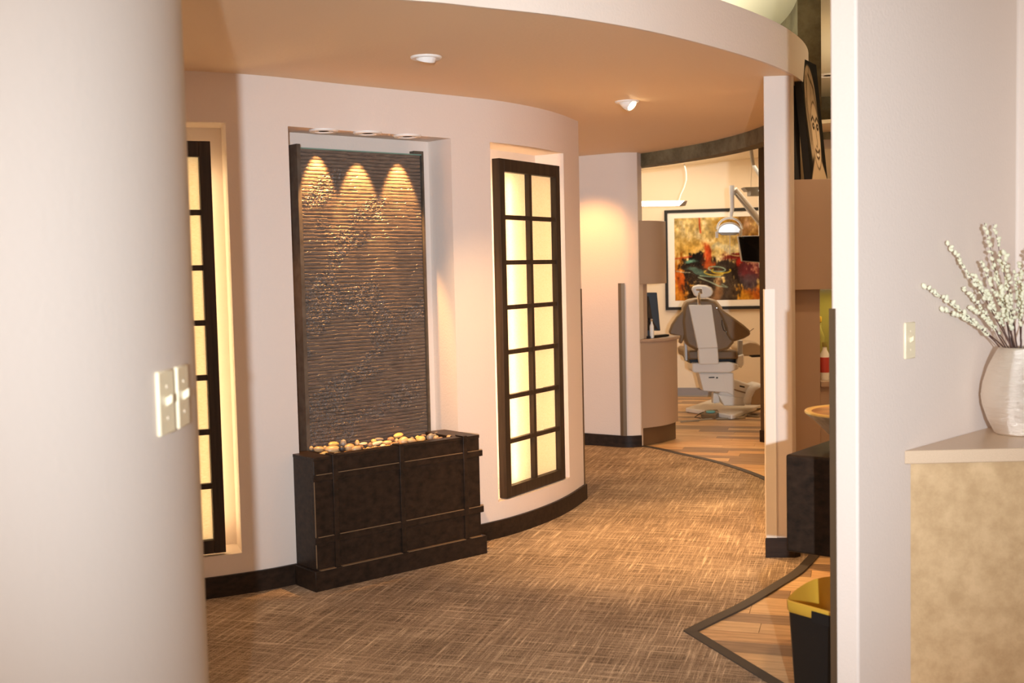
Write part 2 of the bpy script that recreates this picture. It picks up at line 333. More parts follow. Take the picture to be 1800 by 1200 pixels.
# ------------------------------------------------------------------ near round wall on the left
cc = Vector((-1.66, 2.23)); ring = [(cc.x + 1.0 * math.cos(math.radians(a)), cc.y + 1.0 * math.sin(math.radians(a))) for a in range(-130, 91, 3)]
struct(obj('wall_near', MB().prism(ring + [(-3.2, 3.23), (-3.2, 1.3)], 0, HC), COLP, sharp=20))
def switch_plate(px, py, p, n, label, hgt=.118, wid=.072, name='light_switch', group=None):
    n = Vector((n[0], n[1], 0)).normalized(); t = Vector((-n.y, n.x, 0)); p = Vector(p)
    th = thing(name, p - Vector((0, 0, hgt / 2)), label, 'switch', group)
    def bx(a0, a1, z0, z1, d0, d1): return MB().slab([p + t * a + Vector((0, 0, z)) + n * d0 for a, z in ((a0, z0), (a1, z0), (a1, z1), (a0, z1))], n * (d1 - d0))
    pt_ = obj('plate', bx(-wid / 2, wid / 2, -hgt / 2, hgt / 2, -.001, .007), IVORY, th, bevel=.003)
    lv = MB().slab([p + n * .005 + t * a + Vector((0, 0, z)) for a, z in ((-.005, -.008), (.005, -.008), (.005, .008), (-.005, .008))], n * .013 + Vector((0, 0, .008)))
    obj('toggle', lv, IVORY, pt_, bevel=.001)
    for z in (-.03, .03): obj('screw', MB().lathe([(.0032, 0), (.003, .0015), (0, .002)], p + n * .007 + Vector((0, 0, z)), 10, n), CREAM, pt_)
    return th
def oncol(px, py):
    d = ray(px, py); a = d.x ** 2 + d.y ** 2; b = -2 * (d.x * cc.x + d.y * cc.y); q = cc.length_squared - 1
    k = (-b - math.sqrt(max(b * b - 4 * a * q, 0))) / 2 / a; return EYE + d * k
p = oncol(288, 707); switch_plate(0, 0, p, (p.x - cc.x, p.y - cc.y), 'ivory toggle switch plate on the round wall, the nearer one, larger in view', .122, .075)
p = oncol(317, 696); switch_plate(0, 0, p, (p.x - cc.x, p.y - cc.y), 'ivory toggle switch plate at the round wall edge, farther of the pair', .122, .075)
# ------------------------------------------------------------------ right foreground wall, 45 degrees
A = Vector((.983, 3.5)); B = Vector((1.046, 3.437)); D45 = Vector((1, 1)).normalized(); Cc = Vector((1.905, 4.295)); A2 = A + D45 * 1.35
struct(obj('wall_right', MB().prism([tuple(A), tuple(B), tuple(Cc), (3.5, 2.70), (3.6, 2.8), (2.0, 4.45)], 0, HC), PAINT, bevel=.008))
n45 = Vector((1, -1)).normalized()
struct(obj('trim_4', MB().box(A, n45, D45, -.004, .017, -.004, .0, 0, 1.352).box(A, n45, D45, -.004, -.001, 0, .03, 0, 1.352), BRONZE))
y_ = 2.39 / (1 - .3495); sp = Vector((.3495 * y_, y_, 1.495 - (596 - 455) * y_ / 2000)); switch_plate(0, 0, sp, (1, -1), 'ivory switch plate on the slanted wall left of the silver vase', .118, .07)
# corner shelf counter
cs = thing('corner_counter', (1.8, 3.8, 0), 'pale laminate corner counter with tan front panel under the silver vase', 'counter')
obj('countertop', MB().prism([(1.262, 3.652), (2.548, 3.652), (1.906, 4.294)], .836, .88), CTOP, cs, bevel=.003)
obj('front_panel', MB().prism([(1.293, 3.683), (2.50, 3.683), (2.50, 3.70), (1.31, 3.70)], 0, .836), CPAN, cs)
# vase
vc = Vector((1.768, 3.955, .8805))
vs_ = thing('vase', vc, 'silver textured oval vase on the corner counter holding catkin branches', 'vase')
prof = [(.0, 0), (.074, 0), (.081, .006), (.103, .05), (.120, .10), (.125, .135), (.119, .18), (.102, .235), (.086, .268), (.073, .292), (.065, .303), (.058, .304), (.056, .298), (.075, .27), (.10, .2), (.10, .1), (.05, .03), (0, .03)]
rp = [];
for (r0, h0), (r1, h1) in zip(prof, prof[1:]):
    k = max(1, int(abs(h1 - h0) / .003))
    for i in range(k): rp.append((r0 + (r1 - r0) * i / k, h0 + (h1 - h0) * i / k))
rp.append(prof[-1]); mb = MB().lathe(rp, vc, 64); rs = np.random.RandomState(3); amp = rs.rand(400) * .0012
mb.v = [(vc.x + (x - vc.x) * (1 + .0045 * math.sin(h * 420 + 2.5 * math.sin(x * 60 + y * 35)) * (.3 + .7 * math.sin(x * 90 + h * 50) ** 2)), vc.y + (y - vc.y) * (1 + .0045 * math.sin(h * 420 + 2.5 * math.sin(x * 60 + y * 35)) * (.3 + .7 * math.sin(x * 90 + h * 50) ** 2)), h) for x, y, h in mb.v]
obj('body', mb, SILVER, vs_, sharp=80)
# catkin branches
ck = MB().lathe([(0, -.008), (.004, -.0065), (.0062, -.001), (.0052, .005), (.002, .0085), (0, .009)], (0, 0, 0), 8).mesh('catkin', CATK)
tips = [(1624, 504, .02), (1662, 425, .03), (1730, 392, .0), (1746, 394, .02), (1722, 458, -.02), (1716, 497, -.04), (1795, 462, .0), (1783, 478, .03), (1690, 505, -.03), (1700, 540, .0), (1765, 440, -.05), (1800, 500, -.05), (1822, 430, .0), (1840, 480, .0), (1860, 440, .02), (1655, 545, -.02), (1745, 470, .03), (1770, 520, -.06), (1710, 480, .03), (1758, 505, -.03)]
where = ['leftmost, arching low over the switch side', 'second from the left with a bare top', 'tallest, on the left of the middle', 'tall straight one just right of the tallest']
for i, (px, py, dd) in enumerate(tips):
    lab = 'thin brown catkin branch in the silver vase, ' + where[i] if i < 4 else '%s catkin branch in the silver vase, %s' % ('tall' if py < 450 else ('medium-height' if py < 490 else 'short'), 'leaning far left' if px < 1700 else ('leaning left' if px < 1735 else ('leaning slightly left' if px < 1770 else ('almost upright' if px < 1805 else 'leaning right, cut by the picture edge')))) + (', towards the viewer' if dd < 0 else '')
    base = vc + Vector((random.uniform(-.03, .03), random.uniform(-.03, .03), .24)); rim = vc + Vector(((px - 1790) / 1790 * .55 + random.uniform(-.006, .006), random.uniform(-.035, .035), .30))
    yy = 3.955 + dd; tip = aty(px, py, yy); lim = tip.x + 2.39 - .02
    if tip.y > lim: tip = atplane(px, py, (0, 2.37, 0), (1, -1, 0))
    br = thing('catkin_branch', base, lab, 'branch', 'catkin branches in the silver vase')
    pts = [tuple(base), tuple(rim)]; mid = rim.lerp(tip, .5) + Vector(((px - 1790) / 1790 * -.10, 0, .03)); P = []
    for k in range(13): tt = k / 12; P.append((1 - tt) ** 2 * rim + 2 * tt * (1 - tt) * mid + tt * tt * tip + Vector((random.uniform(-1, 1), 0, random.uniform(-1, 1))) * .0016)
    obj('twig', MB().tube([base] + P, [.0024] + [.0024 - .0015 * k / 12 for k in range(13)], 6), TWIG, br)
    L_ = (tip - rim).length; nk = int(7 + L_ * 30)
    for k in range(nk):
        tt = .27 + .73 * (k + random.random() * .6) / nk; a = P[min(12, int(tt * 12))]; b = P[min(12, int(tt * 12) + 1)]; pt = a.lerp(b, tt * 12 - int(tt * 12))
        o = bpy.data.objects.new('catkin', ck); C.objects.link(o); o.parent = br; s = random.uniform(.8, 1.35); o.scale = (s, s, s)
        dv = Vector((random.uniform(-1, 1), random.uniform(-1, 1), random.uniform(.1, 1.3))).normalized(); o.location = pt + dv * .006 - base; o.rotation_euler = dv.to_track_quat('Z', 'Y').to_euler()
# ------------------------------------------------------------------ wall stub (column) under the soffit
colp = [(1.276, 5.712), (1.405, 5.700), (1.428, 5.722), (1.462, 5.86), (1.725, 6.9), (1.60, 6.9)]
struct(obj('wall_stub', MB().prism(colp, 0, H + .01), COLP, bevel=.004))
struct(obj('baseboard_stub', MB().prism([(1.262, 5.698), (1.412, 5.684), (1.444, 5.71), (1.478, 5.86), (1.46, 5.86), (1.40, 5.715), (1.28, 5.73)], 0, .104), ESP, bevel=.002))
cu = Vector((1.405 - 1.276, 5.700 - 5.712)).normalized(); cv = Vector((-cu.y, cu.x))
struct(obj('trim_5', MB().box((1.276, 5.712), cu, cv, -.004, .042, -.004, 0, .104, 1.365).box((1.276, 5.712), cu, cv, .042, .047, -.006, 0, .104, 1.365).box((1.276, 5.712), cu, cv, -.004, 0, 0, .05, .104, 1.365), GUARD))
# ------------------------------------------------------------------ cabinets right of the stub
w1 = thing('wall_cabinet', (1.8, 6.0, 1.355), 'taupe laminate wall cabinet right of the wall stub, under the portrait canvas', 'cabinet')
obj('body', MB().prism([(1.452, 5.875), (2.3, 5.86), (2.3, 6.25), (1.452, 6.25)], 1.362, 1.92), LAM, w1, bevel=.003)
obj('door', MB().prism([(1.454, 5.858), (2.3, 5.843), (2.3, 5.86), (1.454, 5.875)], 1.355, 1.918), LAM, w1, bevel=.002)
w2 = thing('tall_panel', (1.54, 5.95, 0), 'tall taupe laminate end panel below the wall cabinet behind the stone basin', 'panel')
obj('board', MB().prism([(1.462, 5.925), (1.607, 5.922), (1.607, 6.25), (1.462, 6.25)], .03, 1.354), LAM, w2, bevel=.002)
obj('kick_strip', MB().prism([(1.478, 5.905), (1.80, 5.90), (1.80, 5.915), (1.478, 5.92)], 0.004, .05), MATS['pale_corner_guard'], w2)
w3 = thing('base_cabinet', (1.9, 6.0, 0), 'taupe base cabinet with light worktop edge seen behind the near wall end', 'cabinet')
obj('body', MB().prism([(1.609, 5.935), (2.3, 5.93), (2.3, 6.25), (1.609, 6.25)], .05, .845), LAM, w3)
obj('worktop', MB().prism([(1.609, 5.915), (2.3, 5.91), (2.3, 6.25), (1.609, 6.25)], .845, .873), LAM, w3, bevel=.002)
struct(obj('wall_splash', MB().prism([(1.60, 6.252), (2.4, 6.252), (2.4, 6.27), (1.60, 6.27)], .5, 1.90), GGLASS))
light('cabinet_light', 'AREA', (1.75, 6.05, 1.34), (1.75, 6.1, 0), .6, (1, .85, .45), shape='RECTANGLE', size=.2, size_y=.1)
bt = thing('bottle', (1.652, 6.0, .873), 'small clear bottle with red lettering on the worktop behind the wall end', 'bottle')
obj('body', MB().lathe([(0, 0), (.024, 0), (.026, .01), (.026, .13), (.012, .16), (.011, .175)], (1.652, 6.0, .8735), 20), MATS['picture_mat'], bt)
obj('label', MB().lathe([(.0265, .04), (.0268, .042), (.0268, .118), (.0265, .12)], (1.652, 6.0, .8735), 20), REDL, bt); obj('cap', MB().lathe([(.013, .175), (.014, .178), (.014, .20), (0, .2)], (1.652, 6.0, .8735), 16), GGLASS, bt)
b2 = thing('bottle', (1.655, 6.12, .873), 'tall yellow-green bottle on the worktop behind the red-lettered one', 'bottle')
obj('body', MB().lathe([(0, 0), (.03, 0), (.032, .02), (.032, .22), (.013, .27), (.012, .30)], (1.655, 6.12, .8735), 20), GGLASS, b2); obj('cap', MB().lathe([(.014, .30), (.015, .302), (.015, .33), (0, .33)], (1.655, 6.12, .8735), 16), GOLD, b2)
# ------------------------------------------------------------------ vanity, basin, bin
V0 = Vector((.996, 4.15)); vu = Vector((.788, -.615)); vv = Vector((.615, .788))
va = thing('vanity', (*(V0 + vu * .3 + vv * .25), .43), 'dark espresso floating vanity box half hidden behind the near wall', 'vanity')
obj('box', MB().box(V0, vu, vv, 0, .40, 0, .52, .43, .793), ESP, va, bevel=.009)
obj('wall_bracket', MB().box(V0, vu, vv, .1, .34, .46, .60, .5, .72), BLACKM, va)
bc = Vector((*(V0 + vu * .175 + vv * .30), .7935)); bc.x += .0
bs = thing('vessel_basin', bc, 'conical stone vessel basin with honey-coloured rim on the dark vanity', 'basin')
obj('bowl', MB().lathe([(0, 0), (.075, 0), (.080, .006), (.13, .055), (.175, .10), (.209, .128), (.211, .131)], bc, 56), BOWLO, bs)
obj('rim', MB().lathe([(.211, .131), (.212, .135), (.209, .139), (.186, .137), (.184, .133)], bc, 56), BOWLR, bs, sharp=60)
obj('interior', MB().lathe([(.185, .1355), (.165, .112), (.12, .075), (.06, .045), (.02, .04), (0, .04)], bc, 56), BOWLI, bs, sharp=70)
rimz = .383; lp = [atz(x, y, rimz) for x, y in ((1466, 1079), (1386, 1057), (1383, 1053), (1387, 1048), (1400, 1036), (1415, 1026), (1430, 1019), (1447, 1015), (1466, 1013))]
bp = [(p.x, p.y) for p in lp]; mid = (Vector(bp[0]) + Vector(bp[-1])) / 2; ax = Vector(bp[-1]) - Vector(bp[0]); q = ax.normalized(); nrm_ = Vector((q.y, -q.x))
def mir(p): p = Vector(p); base = Vector(bp[0]); d = (p - base).dot(nrm_); return tuple(p - nrm_ * 2 * d + nrm_ * .06)
full = bp + [(1.235, 3.88)]
cen = Vector((sum(p[0] for p in full) / len(full), sum(p[1] for p in full) / len(full)))
def ringat(k, z): return [(*(cen + (Vector(p) - cen) * k), z) for p in full]
def loft(rings, caps=(False, False)):
    n = len(rings[0]); vs = [p for r in rings for p in r]; fs = [(i * n + k, i * n + (k + 1) % n, (i + 1) * n + (k + 1) % n, (i + 1) * n + k) for i in range(len(rings) - 1) for k in range(n)]
    if caps[0]: fs.append(tuple(range(n)))
    if caps[1]: fs.append(tuple((len(rings) - 1) * n + k for k in range(n)))
    return MB().add(vs, fs)
bn = thing('waste_bin', (*cen, 0), 'black waste bin with yellow collar on the wood floor under the vanity', 'bin')
obj('body', loft([ringat(.70, .006), ringat(.94, .368), ringat(.90, .368), ringat(.67, .02)], (True, True)), BLACKP, bn, sharp=40)
obj('collar', loft([ringat(.945, .345), ringat(.985, .350), ringat(1.0, .372), ringat(1.0, .383), ringat(.965, .386), ringat(.93, .377), ringat(.84, .35), ringat(.62, .30), ringat(.58, .18)]), GOLD, bn, sharp=50)
fa_, fb_ = Vector(full[1]), Vector(full[0]); nf_ = Vector(((fb_ - fa_).normalized().y, -(fb_ - fa_).normalized().x))
obj('handle_notch', MB().prism([tuple(fa_.lerp(fb_, .52) + nf_ * .002), tuple(fa_.lerp(fb_, 1) + nf_ * .002), tuple(fa_.lerp(fb_, 1) - nf_ * .012), tuple(fa_.lerp(fb_, .52) - nf_ * .012)], .338, .374), BLACKP, bn)
# ------------------------------------------------------------------ pictures on top of the wall cabinet
def printed(name, P00, P10, P01, fn, nx, ny, parent, thick=None):
    P00, P10, P01 = map(Vector, (P00, P10, P01)); vs = []; fs = []; cols = []
    for j in range(ny + 1):
        for i in range(nx + 1): vs.append(P00 + (P10 - P00) * (i / nx) + (P01 - P00) * (j / ny))
    fs = [(j * (nx + 1) + i, j * (nx + 1) + i + 1, (j + 1) * (nx + 1) + i + 1, (j + 1) * (nx + 1) + i) for j in range(ny) for i in range(nx)]
    X, Y = np.meshgrid(np.linspace(0, 1, nx + 1), np.linspace(0, 1, ny + 1)); c = fn(X, Y).reshape(-1, 3)
    m = mat(name + '_print', (.5, .5, .5), .9, spec=.04); at = nd(m, 'ShaderNodeVertexColor', _layer_name='print'); ln(m, at.outputs[0], bsdf(m).inputs['Base Color'])
    o = obj(name, MB().add(vs, fs), m, parent, fix=False); a = o.data.color_attributes.new('print', 'FLOAT_COLOR', 'POINT')
    c = c / 255.; c = np.where(c <= .04045, c / 12.92, ((c + .055) / 1.055) ** 2.4); a.data.foreach_set('color', np.concatenate([c, np.ones((len(c), 1))], 1).astype(np.float32).ravel()); return o
def vnoise(X, Y, sx, sy, seed):
    r = np.random.RandomState(seed).rand(64, 64); x = X * sx; y = Y * sy; xi = np.floor(x).astype(int); yi = np.floor(y).astype(int); fx = x - xi; fy = y - yi; fx = fx * fx * (3 - 2 * fx); fy = fy * fy * (3 - 2 * fy)
    g = lambda a, b: r[a % 64, b % 64]
    return (g(xi, yi) * (1 - fx) + g(xi + 1, yi) * fx) * (1 - fy) + (g(xi, yi + 1) * (1 - fx) + g(xi + 1, yi + 1) * fx) * fy
def fbm(X, Y, sx, sy, seed, o=4):
    t = 0; a = .5; s = 0
    for k in range(o): t = t + a * vnoise(X, Y, sx * 2 ** k, sy * 2 ** k, seed + k); s += a; a *= .5
    return t / s
def segd(X, Y, pts, asp=1.0):
    d = np.full(X.shape, 9.)
    for (ax_, ay_), (bx_, by_) in zip(pts, pts[1:]):
        vx, vy = (bx_ - ax_), (by_ - ay_) * asp; wx, wy = X - ax_, (Y - ay_) * asp; k = np.clip((wx * vx + wy * vy) / (vx * vx + vy * vy + 1e-9), 0, 1); d = np.minimum(d, np.hypot(wx - k * vx, wy - k * vy))
    return d
def mixc(c, col, k): k = np.clip(k, 0, 1)[..., None]; return c * (1 - k) + np.array(col, float) * k
def sm(d, w_, s=.006): return 1 / (1 + np.exp((d - w_) / s))
def portrait(X, Y):     # charcoal sketch of a smiling woman with long pale hair on a dark ground; X right, Y up
    asp = 1.25; c = np.zeros(X.shape + (3,)) + np.array([34, 29, 24]); c = c * (1 - .25 * fbm(X, Y, 5, 5, 3))[..., None]
    def el(cx, cy, rx, ry): return np.sqrt(((X - cx) / rx) ** 2 + ((Y - cy) / ry) ** 2) - 1
    hair = np.minimum(el(.45, .64, .33, .32), np.maximum(np.abs(X - .45 - .10 * (.5 - Y)) - .33 + .12 * np.abs(Y - .55), np.abs(Y - .42) - .24)); c = mixc(c, (200, 178, 146), sm(hair, 0, .015))
    c = mixc(c, (64, 54, 44), sm(hair, 0, .02) * sm(segd(X, Y, [(.30, .86), (.20, .6), (.26, .3)], asp), .012, .006)); c = mixc(c, (64, 54, 44), sm(hair, 0, .02) * sm(segd(X, Y, [(.42, .88), (.66, .78), (.78, .55), (.80, .3)], asp), .014, .006))
    c = mixc(c, (120, 104, 84), sm(hair, 0, .02) * (fbm(X, Y, 22, 2.5, 11) > .56) * .55)
    bodyl = np.maximum(np.abs(X - .54) - .17 - np.maximum(0, .20 - Y) * 1.6, Y - .24); c = mixc(c, (205, 182, 150), sm(bodyl, 0, .01)); c = mixc(c, (80, 66, 54), sm(np.abs(bodyl), .010, .006) * .7)
    face = el(.56, .38, .23, .28); c = mixc(c, (218, 196, 164), sm(face, 0, .02)); c = mixc(c, (96, 80, 64), sm(np.abs(face), .035, .012) * .8)
    for ex in (.455, .685): c = mixc(c, (58, 46, 38), sm(el(ex, .455, .062, .030), 0, .05)); c = mixc(c, (40, 32, 28), sm(segd(X, Y, [(ex - .09, .50), (ex, .535), (ex + .08, .50)], asp), .012, .004)); c = mixc(c, (235, 225, 205), sm(el(ex + .018, .458, .016, .009), 0, .1))
    c = mixc(c, (110, 92, 74), sm(segd(X, Y, [(.57, .45), (.60, .32), (.57, .285), (.53, .29)], asp), .010, .004))
    c = mixc(c, (70, 54, 44), sm(segd(X, Y, [(.44, .26), (.49, .205), (.57, .185), (.65, .205), (.70, .265), (.57, .235), (.44, .26)], asp), .012, .004)); c = mixc(c, (240, 230, 212), sm(el(.57, .218, .09, .014), 0, .1))
    return c
# black-edged canvas leaning against the stub, then the portrait
bk = thing('black_canvas', (1.49, 6.1, 1.921), 'narrow black canvas seen edge-on beside the wall stub, left of the portrait', 'canvas')
obj('panel', MB().slab([(1.468, 5.93, 1.921), (1.515, 5.93, 1.921), (1.505, 5.93, 2.405), (1.462, 5.93, 2.405)], (.0, .30, 0)), BLACKM, bk, bevel=.002)
TL = aty(1404, 99, 5.88); BL = aty(1425.5, 314, 5.88); BL.z = 1.921; TR = atplane(1434.5, 129, TL, Vector((TL - BL).cross(Vector((.34, .94, 0))))); wv = Vector((.30, .50, 0)).normalized()
# width along a direction receding to the right
def on_line(px, P, d):   # point P + k d that shows at column px
    lo, hi = 0, 2
    for _ in range(40):
        k = (lo + hi) / 2; q = P + d * k; r = q - EYE; x = 900 + F * r.dot(RT) / r.dot(FW)
        if x < px: lo = k
        else: hi = k
    return P + d * k
wv = Vector((.515, .857, 0)); TR = on_line(1434.5, TL, wv); BR = BL + (TR - TL)
pt = thing('portrait_canvas', (BL + BR) / 2, 'tall canvas with a charcoal sketch of a smiling long-haired woman atop wall cabinet', 'painting')
nn = (TR - TL).cross(BL - TL).normalized()
if nn.y > 0: nn = -nn
obj('stretcher', MB().slab([BL, BR, TR, TL], -nn * .035), BLACKM, pt)
printed('picture', BL + nn * .0006, BR + nn * .0006, TL + nn * .0006, portrait, 110, 170, pt)
# ------------------------------------------------------------------ far walls
struct(obj('wall_back', MB().prism([(2.42, 10.5), (5.5, 10.5), (5.5, 10.6), (2.42, 10.6)], 0, 2.53), CREAM)); struct(obj('trim_6', MB().prism([(2.42, 10.48), (5.5, 10.48), (5.5, 10.6), (2.42, 10.6)], 2.53, 2.61), LAM)); struct(obj('wall_back_upper', MB().prism([(2.42, 10.5), (5.5, 10.5), (5.5, 10.6), (2.42, 10.6)], 2.61, HC), MOT))
struct(obj('wall_side', MB().prism([(5.5, -2.9), (5.6, -2.9), (5.6, 10.6), (5.5, 10.6)], 0, HC), CREAM))
struct(obj('wall_corridor', MB().prism([(-3.0, 11.94), (.905, 9.335), (.975, 9.325), (1.052, 9.345), (1.10, 9.46), (-2.9, 12.1)], 0, H + .01), PAINT, bevel=.004))
cw = [(-3.0, 11.94), (.905, 9.335), (.975, 9.325), (1.052, 9.345)]
struct(obj('baseboard_corridor', band(cw, 0, .014, 0, .102), ESP))
struct(obj('trim_7', MB().prism([(.880, 9.346), (.903, 9.328), (.907, 9.334), (.884, 9.352)], .10, 1.36), BRONZE)); struct(obj('trim_8', MB().prism([(.903, 9.328), (.932, 9.322), (.932, 9.328), (.905, 9.336)], .10, 1.36), BRONZE))
struct(obj('wall_jamb', MB().prism([(2.075, 9.50), (2.11, 9.45), (2.6, 9.6), (2.5, 9.75)], 0, 2.6), MATS['brown_metal'])); struct(obj('baseboard_jamb', MB().prism([(2.063, 9.49), (2.105, 9.435), (2.6, 9.58), (2.5, 9.7)], 0, .10), ESP))
# treatment room shell
ob0 = Vector((.6, 13.22)); ob1 = Vector((3.6, 12.60)); od = (ob1 - ob0).normalized(); on = Vector((od.y, -od.x))
struct(obj('wall_treatment', MB().box(ob0, od, -on, 0, 3.1, 0, .1, 0, 2.9), CREAM)); struct(obj('baseboard_treatment', MB().box(ob0, od, on, 0, 3.1, 0, .012, .012, .10), GREYB))
struct(obj('trim_9', MB().box(ob0, od, on, 0, 3.1, 0, .022, 0, .014), MATS['cable_beige']))
cz = lambda x: 2.575 + (x - 1.42) * .07
struct(obj('ceiling_treatment', MB().slab([(.5, 9.7, cz(.5)), (3.6, 9.7, cz(3.6)), (3.6, 13.3, cz(3.6)), (.5, 13.3, cz(.5))], (0, 0, .03)), CREAM))
struct(obj('wall_treatment_side', MB().prism([(3.5, 9.9), (3.6, 9.9), (3.6, 13), (3.5, 13)], 0, 2.9), CREAM)); struct(obj('wall_treatment_left', MB().prism([(.55, 9.75), (.62, 9.75), (.62, 13.3), (.55, 13.3)], 0, 2.9), CREAM))
# abstract picture
op = Vector((*(ob0 + on * .03), 0))
def onback(x, y, o=.03): return atplane(x, y, (*(ob0 + on * o), 0), (*on, 0))
f0, f1, f2 = onback(1170, 545), onback(1352, 541), onback(1170, 370); W_ = (f1 - f0).length
f1 = f0 + Vector((*od, 0)) * 1.16; zt = onback(1170, 369.5).z; zb = onback(1170, 545).z
ar = thing('framed_picture', (*(f0.xy.lerp(f1.xy, .5)), zb), 'large framed abstract in yellow, orange and black on the treatment room wall', 'picture')
def rect(a0, a1, z0, z1, o0, o1): b = Vector((f0.x, f0.y, 0)) - Vector((*on, 0)) * .03; return MB().box(b.xy, od, on, a0, a1, o0, o1, z0, z1)
for a0, a1, z0, z1 in ((0, .034, zb, zt), (1.126, 1.16, zb, zt), (.034, 1.126, zb, zb + .034), (.034, 1.126, zt - .034, zt)): obj('frame_bar', rect(a0, a1, z0, z1, 0, .035), BLACKM, ar)
obj('picture_mat', rect(.034, 1.126, zb + .034, zt - .034, .005, .02), MAT_W, ar)
def abstract(X, Y):
    n1 = fbm(X, Y, 5, 5, 21); n2 = fbm(X, Y, 14, 10, 31); n3 = fbm(X, Y, 3, 4, 41); Xw = X + (n1 - .5) * .16; Yw = Y + (fbm(X, Y, 6, 6, 51) - .5) * .16
    c = np.zeros(X.shape + (3,)) + np.array([214, 178, 96]); c = mixc(c, (226, 200, 140), (n2 - .45) * 4); c = mixc(c, (190, 140, 40), (n3 - .55) * 5)
    nf = fbm(X, Y, 26, 22, 61, 3) - .5; nv = fbm(X, Y, 40, 9, 71, 3) - .5
    blob = lambda cx, cy, rx, ry, s=.12: 1 / (1 + np.exp((np.sqrt(((Xw - cx) / rx) ** 2 + ((Yw - cy) / ry) ** 2) - 1 + nf * .9 + nv * .7) / (s * .55)))
    c = mixc(c, (226, 160, 40), blob(.2, .62, .3, .12, .3) * .6); c = mixc(c, (120, 60, 40), blob(.85, .88, .12, .15, .3) * .5)
    c = mixc(c, (222, 130, 26), blob(.06, .2, .2, .3)); c = mixc(c, (214, 84, 20), blob(.08, .22, .08, .14, .3) * .9); c = mixc(c, (228, 150, 30), blob(.9, .08, .24, .16)); c = mixc(c, (214, 100, 24), blob(.95, .12, .08, .08, .3))
    c = mixc(c, (52, 40, 32), blob(.30, .36, .22, .20)); c = mixc(c, (60, 46, 36), blob(.6, .38, .34, .12)); c = mixc(c, (44, 34, 28), blob(.82, .30, .2, .14)); c = mixc(c, (66, 50, 38), blob(.36, .12, .22, .18)); c = mixc(c, (84, 66, 50), blob(.62, .1, .16, .2))
    c = mixc(c, (36, 30, 26), blob(.26, .50, .10, .08)); c = mixc(c, (176, 120, 70), blob(.5, .12, .05, .2, .3) * .8); c = mixc(c, (150, 50, 60), blob(.9, .36, .12, .1, .3) * .7); c = mixc(c, (110, 90, 100), blob(.9, .24, .1, .1, .3) * .7)
    c = mixc(c, (236, 214, 150), blob(.64, .62, .20, .035, .3)); c = mixc(c, (226, 204, 150), blob(.72, .58, .12, .02, .3)); c = mixc(c, (130, 36, 28), blob(.7, .52, .14, .03, .3)); c = mixc(c, (196, 40, 24), blob(.77, .465, .05, .03, .3))
    c = mixc(c, (214, 72, 24), blob(.37, .56, .045, .12, .25)); c = mixc(c, (220, 90, 30), blob(.40, .44, .05, .05, .3)); c = mixc(c, (210, 60, 24), sm(segd(X, Y, [(.30, 1), (.302, .90), (.312, .82)]), .008, .003)); c = mixc(c, (206, 60, 26), sm(segd(X, Y, [(0, .51), (.1, .52), (.2, .535)]), .006, .004))
    c = mixc(c, (110, 170, 140), blob(.20, .475, .06, .025, .3)); c = mixc(c, (96, 140, 120), blob(.26, .36, .10, .03, .3) * .7)
    def loop(cx, cy, rx, ry, a0, a1, rot=-.12): return [(cx + rx * math.cos(a) * math.cos(rot) - ry * math.sin(a) * math.sin(rot), cy + rx * math.cos(a) * math.sin(rot) + ry * math.sin(a) * math.cos(rot)) for a in np.linspace(a0, a1, 22)]
    for L_, col, w_ in ((loop(.50, .375, .10, .03, 0, 6.2), (160, 190, 150), .006), (loop(.55, .355, .11, .03, 2.6, 6.6, 0), (232, 190, 40), .008), (loop(.46, .33, .11, .028, 2.6, 6.4), (226, 190, 60), .007), ([(.28, .28), (.4, .23), (.52, .17), (.62, .155), (.56, .19)], (170, 186, 150), .007), ([(.3, .3), (.42, .285), (.54, .28)], (150, 180, 140), .006), (loop(.73, .555, .08, .025, 1, 6), (226, 206, 120), .005), ([(.02, .36), (.1, .345), (.18, .34)], (190, 180, 140), .005)):
        c = mixc(c, col, sm(segd(X, Y, L_), w_, .0025))
    sp_ = np.random.RandomState(5).rand(*X.shape) > .985; c = mixc(c, (200, 180, 130), sp_ * blob(.45, .3, .35, .16) * .8)
    g_ = c.mean(-1, keepdims=True); c = g_ + (c - g_) * .84; return np.clip(c * (.80 + .24 * n2 + .5 * nf + .25 * nv)[..., None], 4, 250)
b0 = Vector((f0.x, f0.y, 0)) + Vector((*on, 0)) * (-.03 + .0215); o3 = Vector((*od, 0)); m0 = .11
printed('artwork', b0 + o3 * m0 + Vector((0, 0, zb + .105)), b0 + o3 * (1.16 - m0) + Vector((0, 0, zb + .105)), b0 + o3 * m0 + Vector((0, 0, zt - .095)), abstract, 330, 300, ar)
# ------------------------------------------------------------------ left cabinet unit at the treatment room entrance
q0 = Vector((1.052, 9.36)); qu = (Vector((1.393, 9.732)) - Vector((1.04, 9.344))).normalized(); qv = Vector((-qu.y, qu.x))
def curved(L_, bulge, dep, z0, z1, ins=0, r=.04):
    pts = []; N = 14
    for i in range(N + 1): a = i / N; pts.append(q0 + qu * (ins + (L_ - 2 * ins) * a) - qv * (bulge * math.sin(PI * a) - ins * .6))
    pts = [q0 + qu * ins + qv * (r)] + pts + [q0 + qu * (L_ - ins) + qv * dep, q0 + qu * ins + qv * dep]
    return MB().prism([tuple(p) for p in pts], z0, z1)
u1 = thing('wall_cabinet', (*(q0 + qu * .2), 1.345), 'taupe curved-front wall cabinet above the treatment room counter', 'cabinet')
obj('body', curved(.40, .055, .42, 1.347, 1.868), LAM, u1, bevel=.004, sharp=25)
u2 = thing('base_cabinet', (*(q0 + qu * .25), 0), 'taupe curved-front base cabinet with brown toe kick at treatment room entrance', 'cabinet')
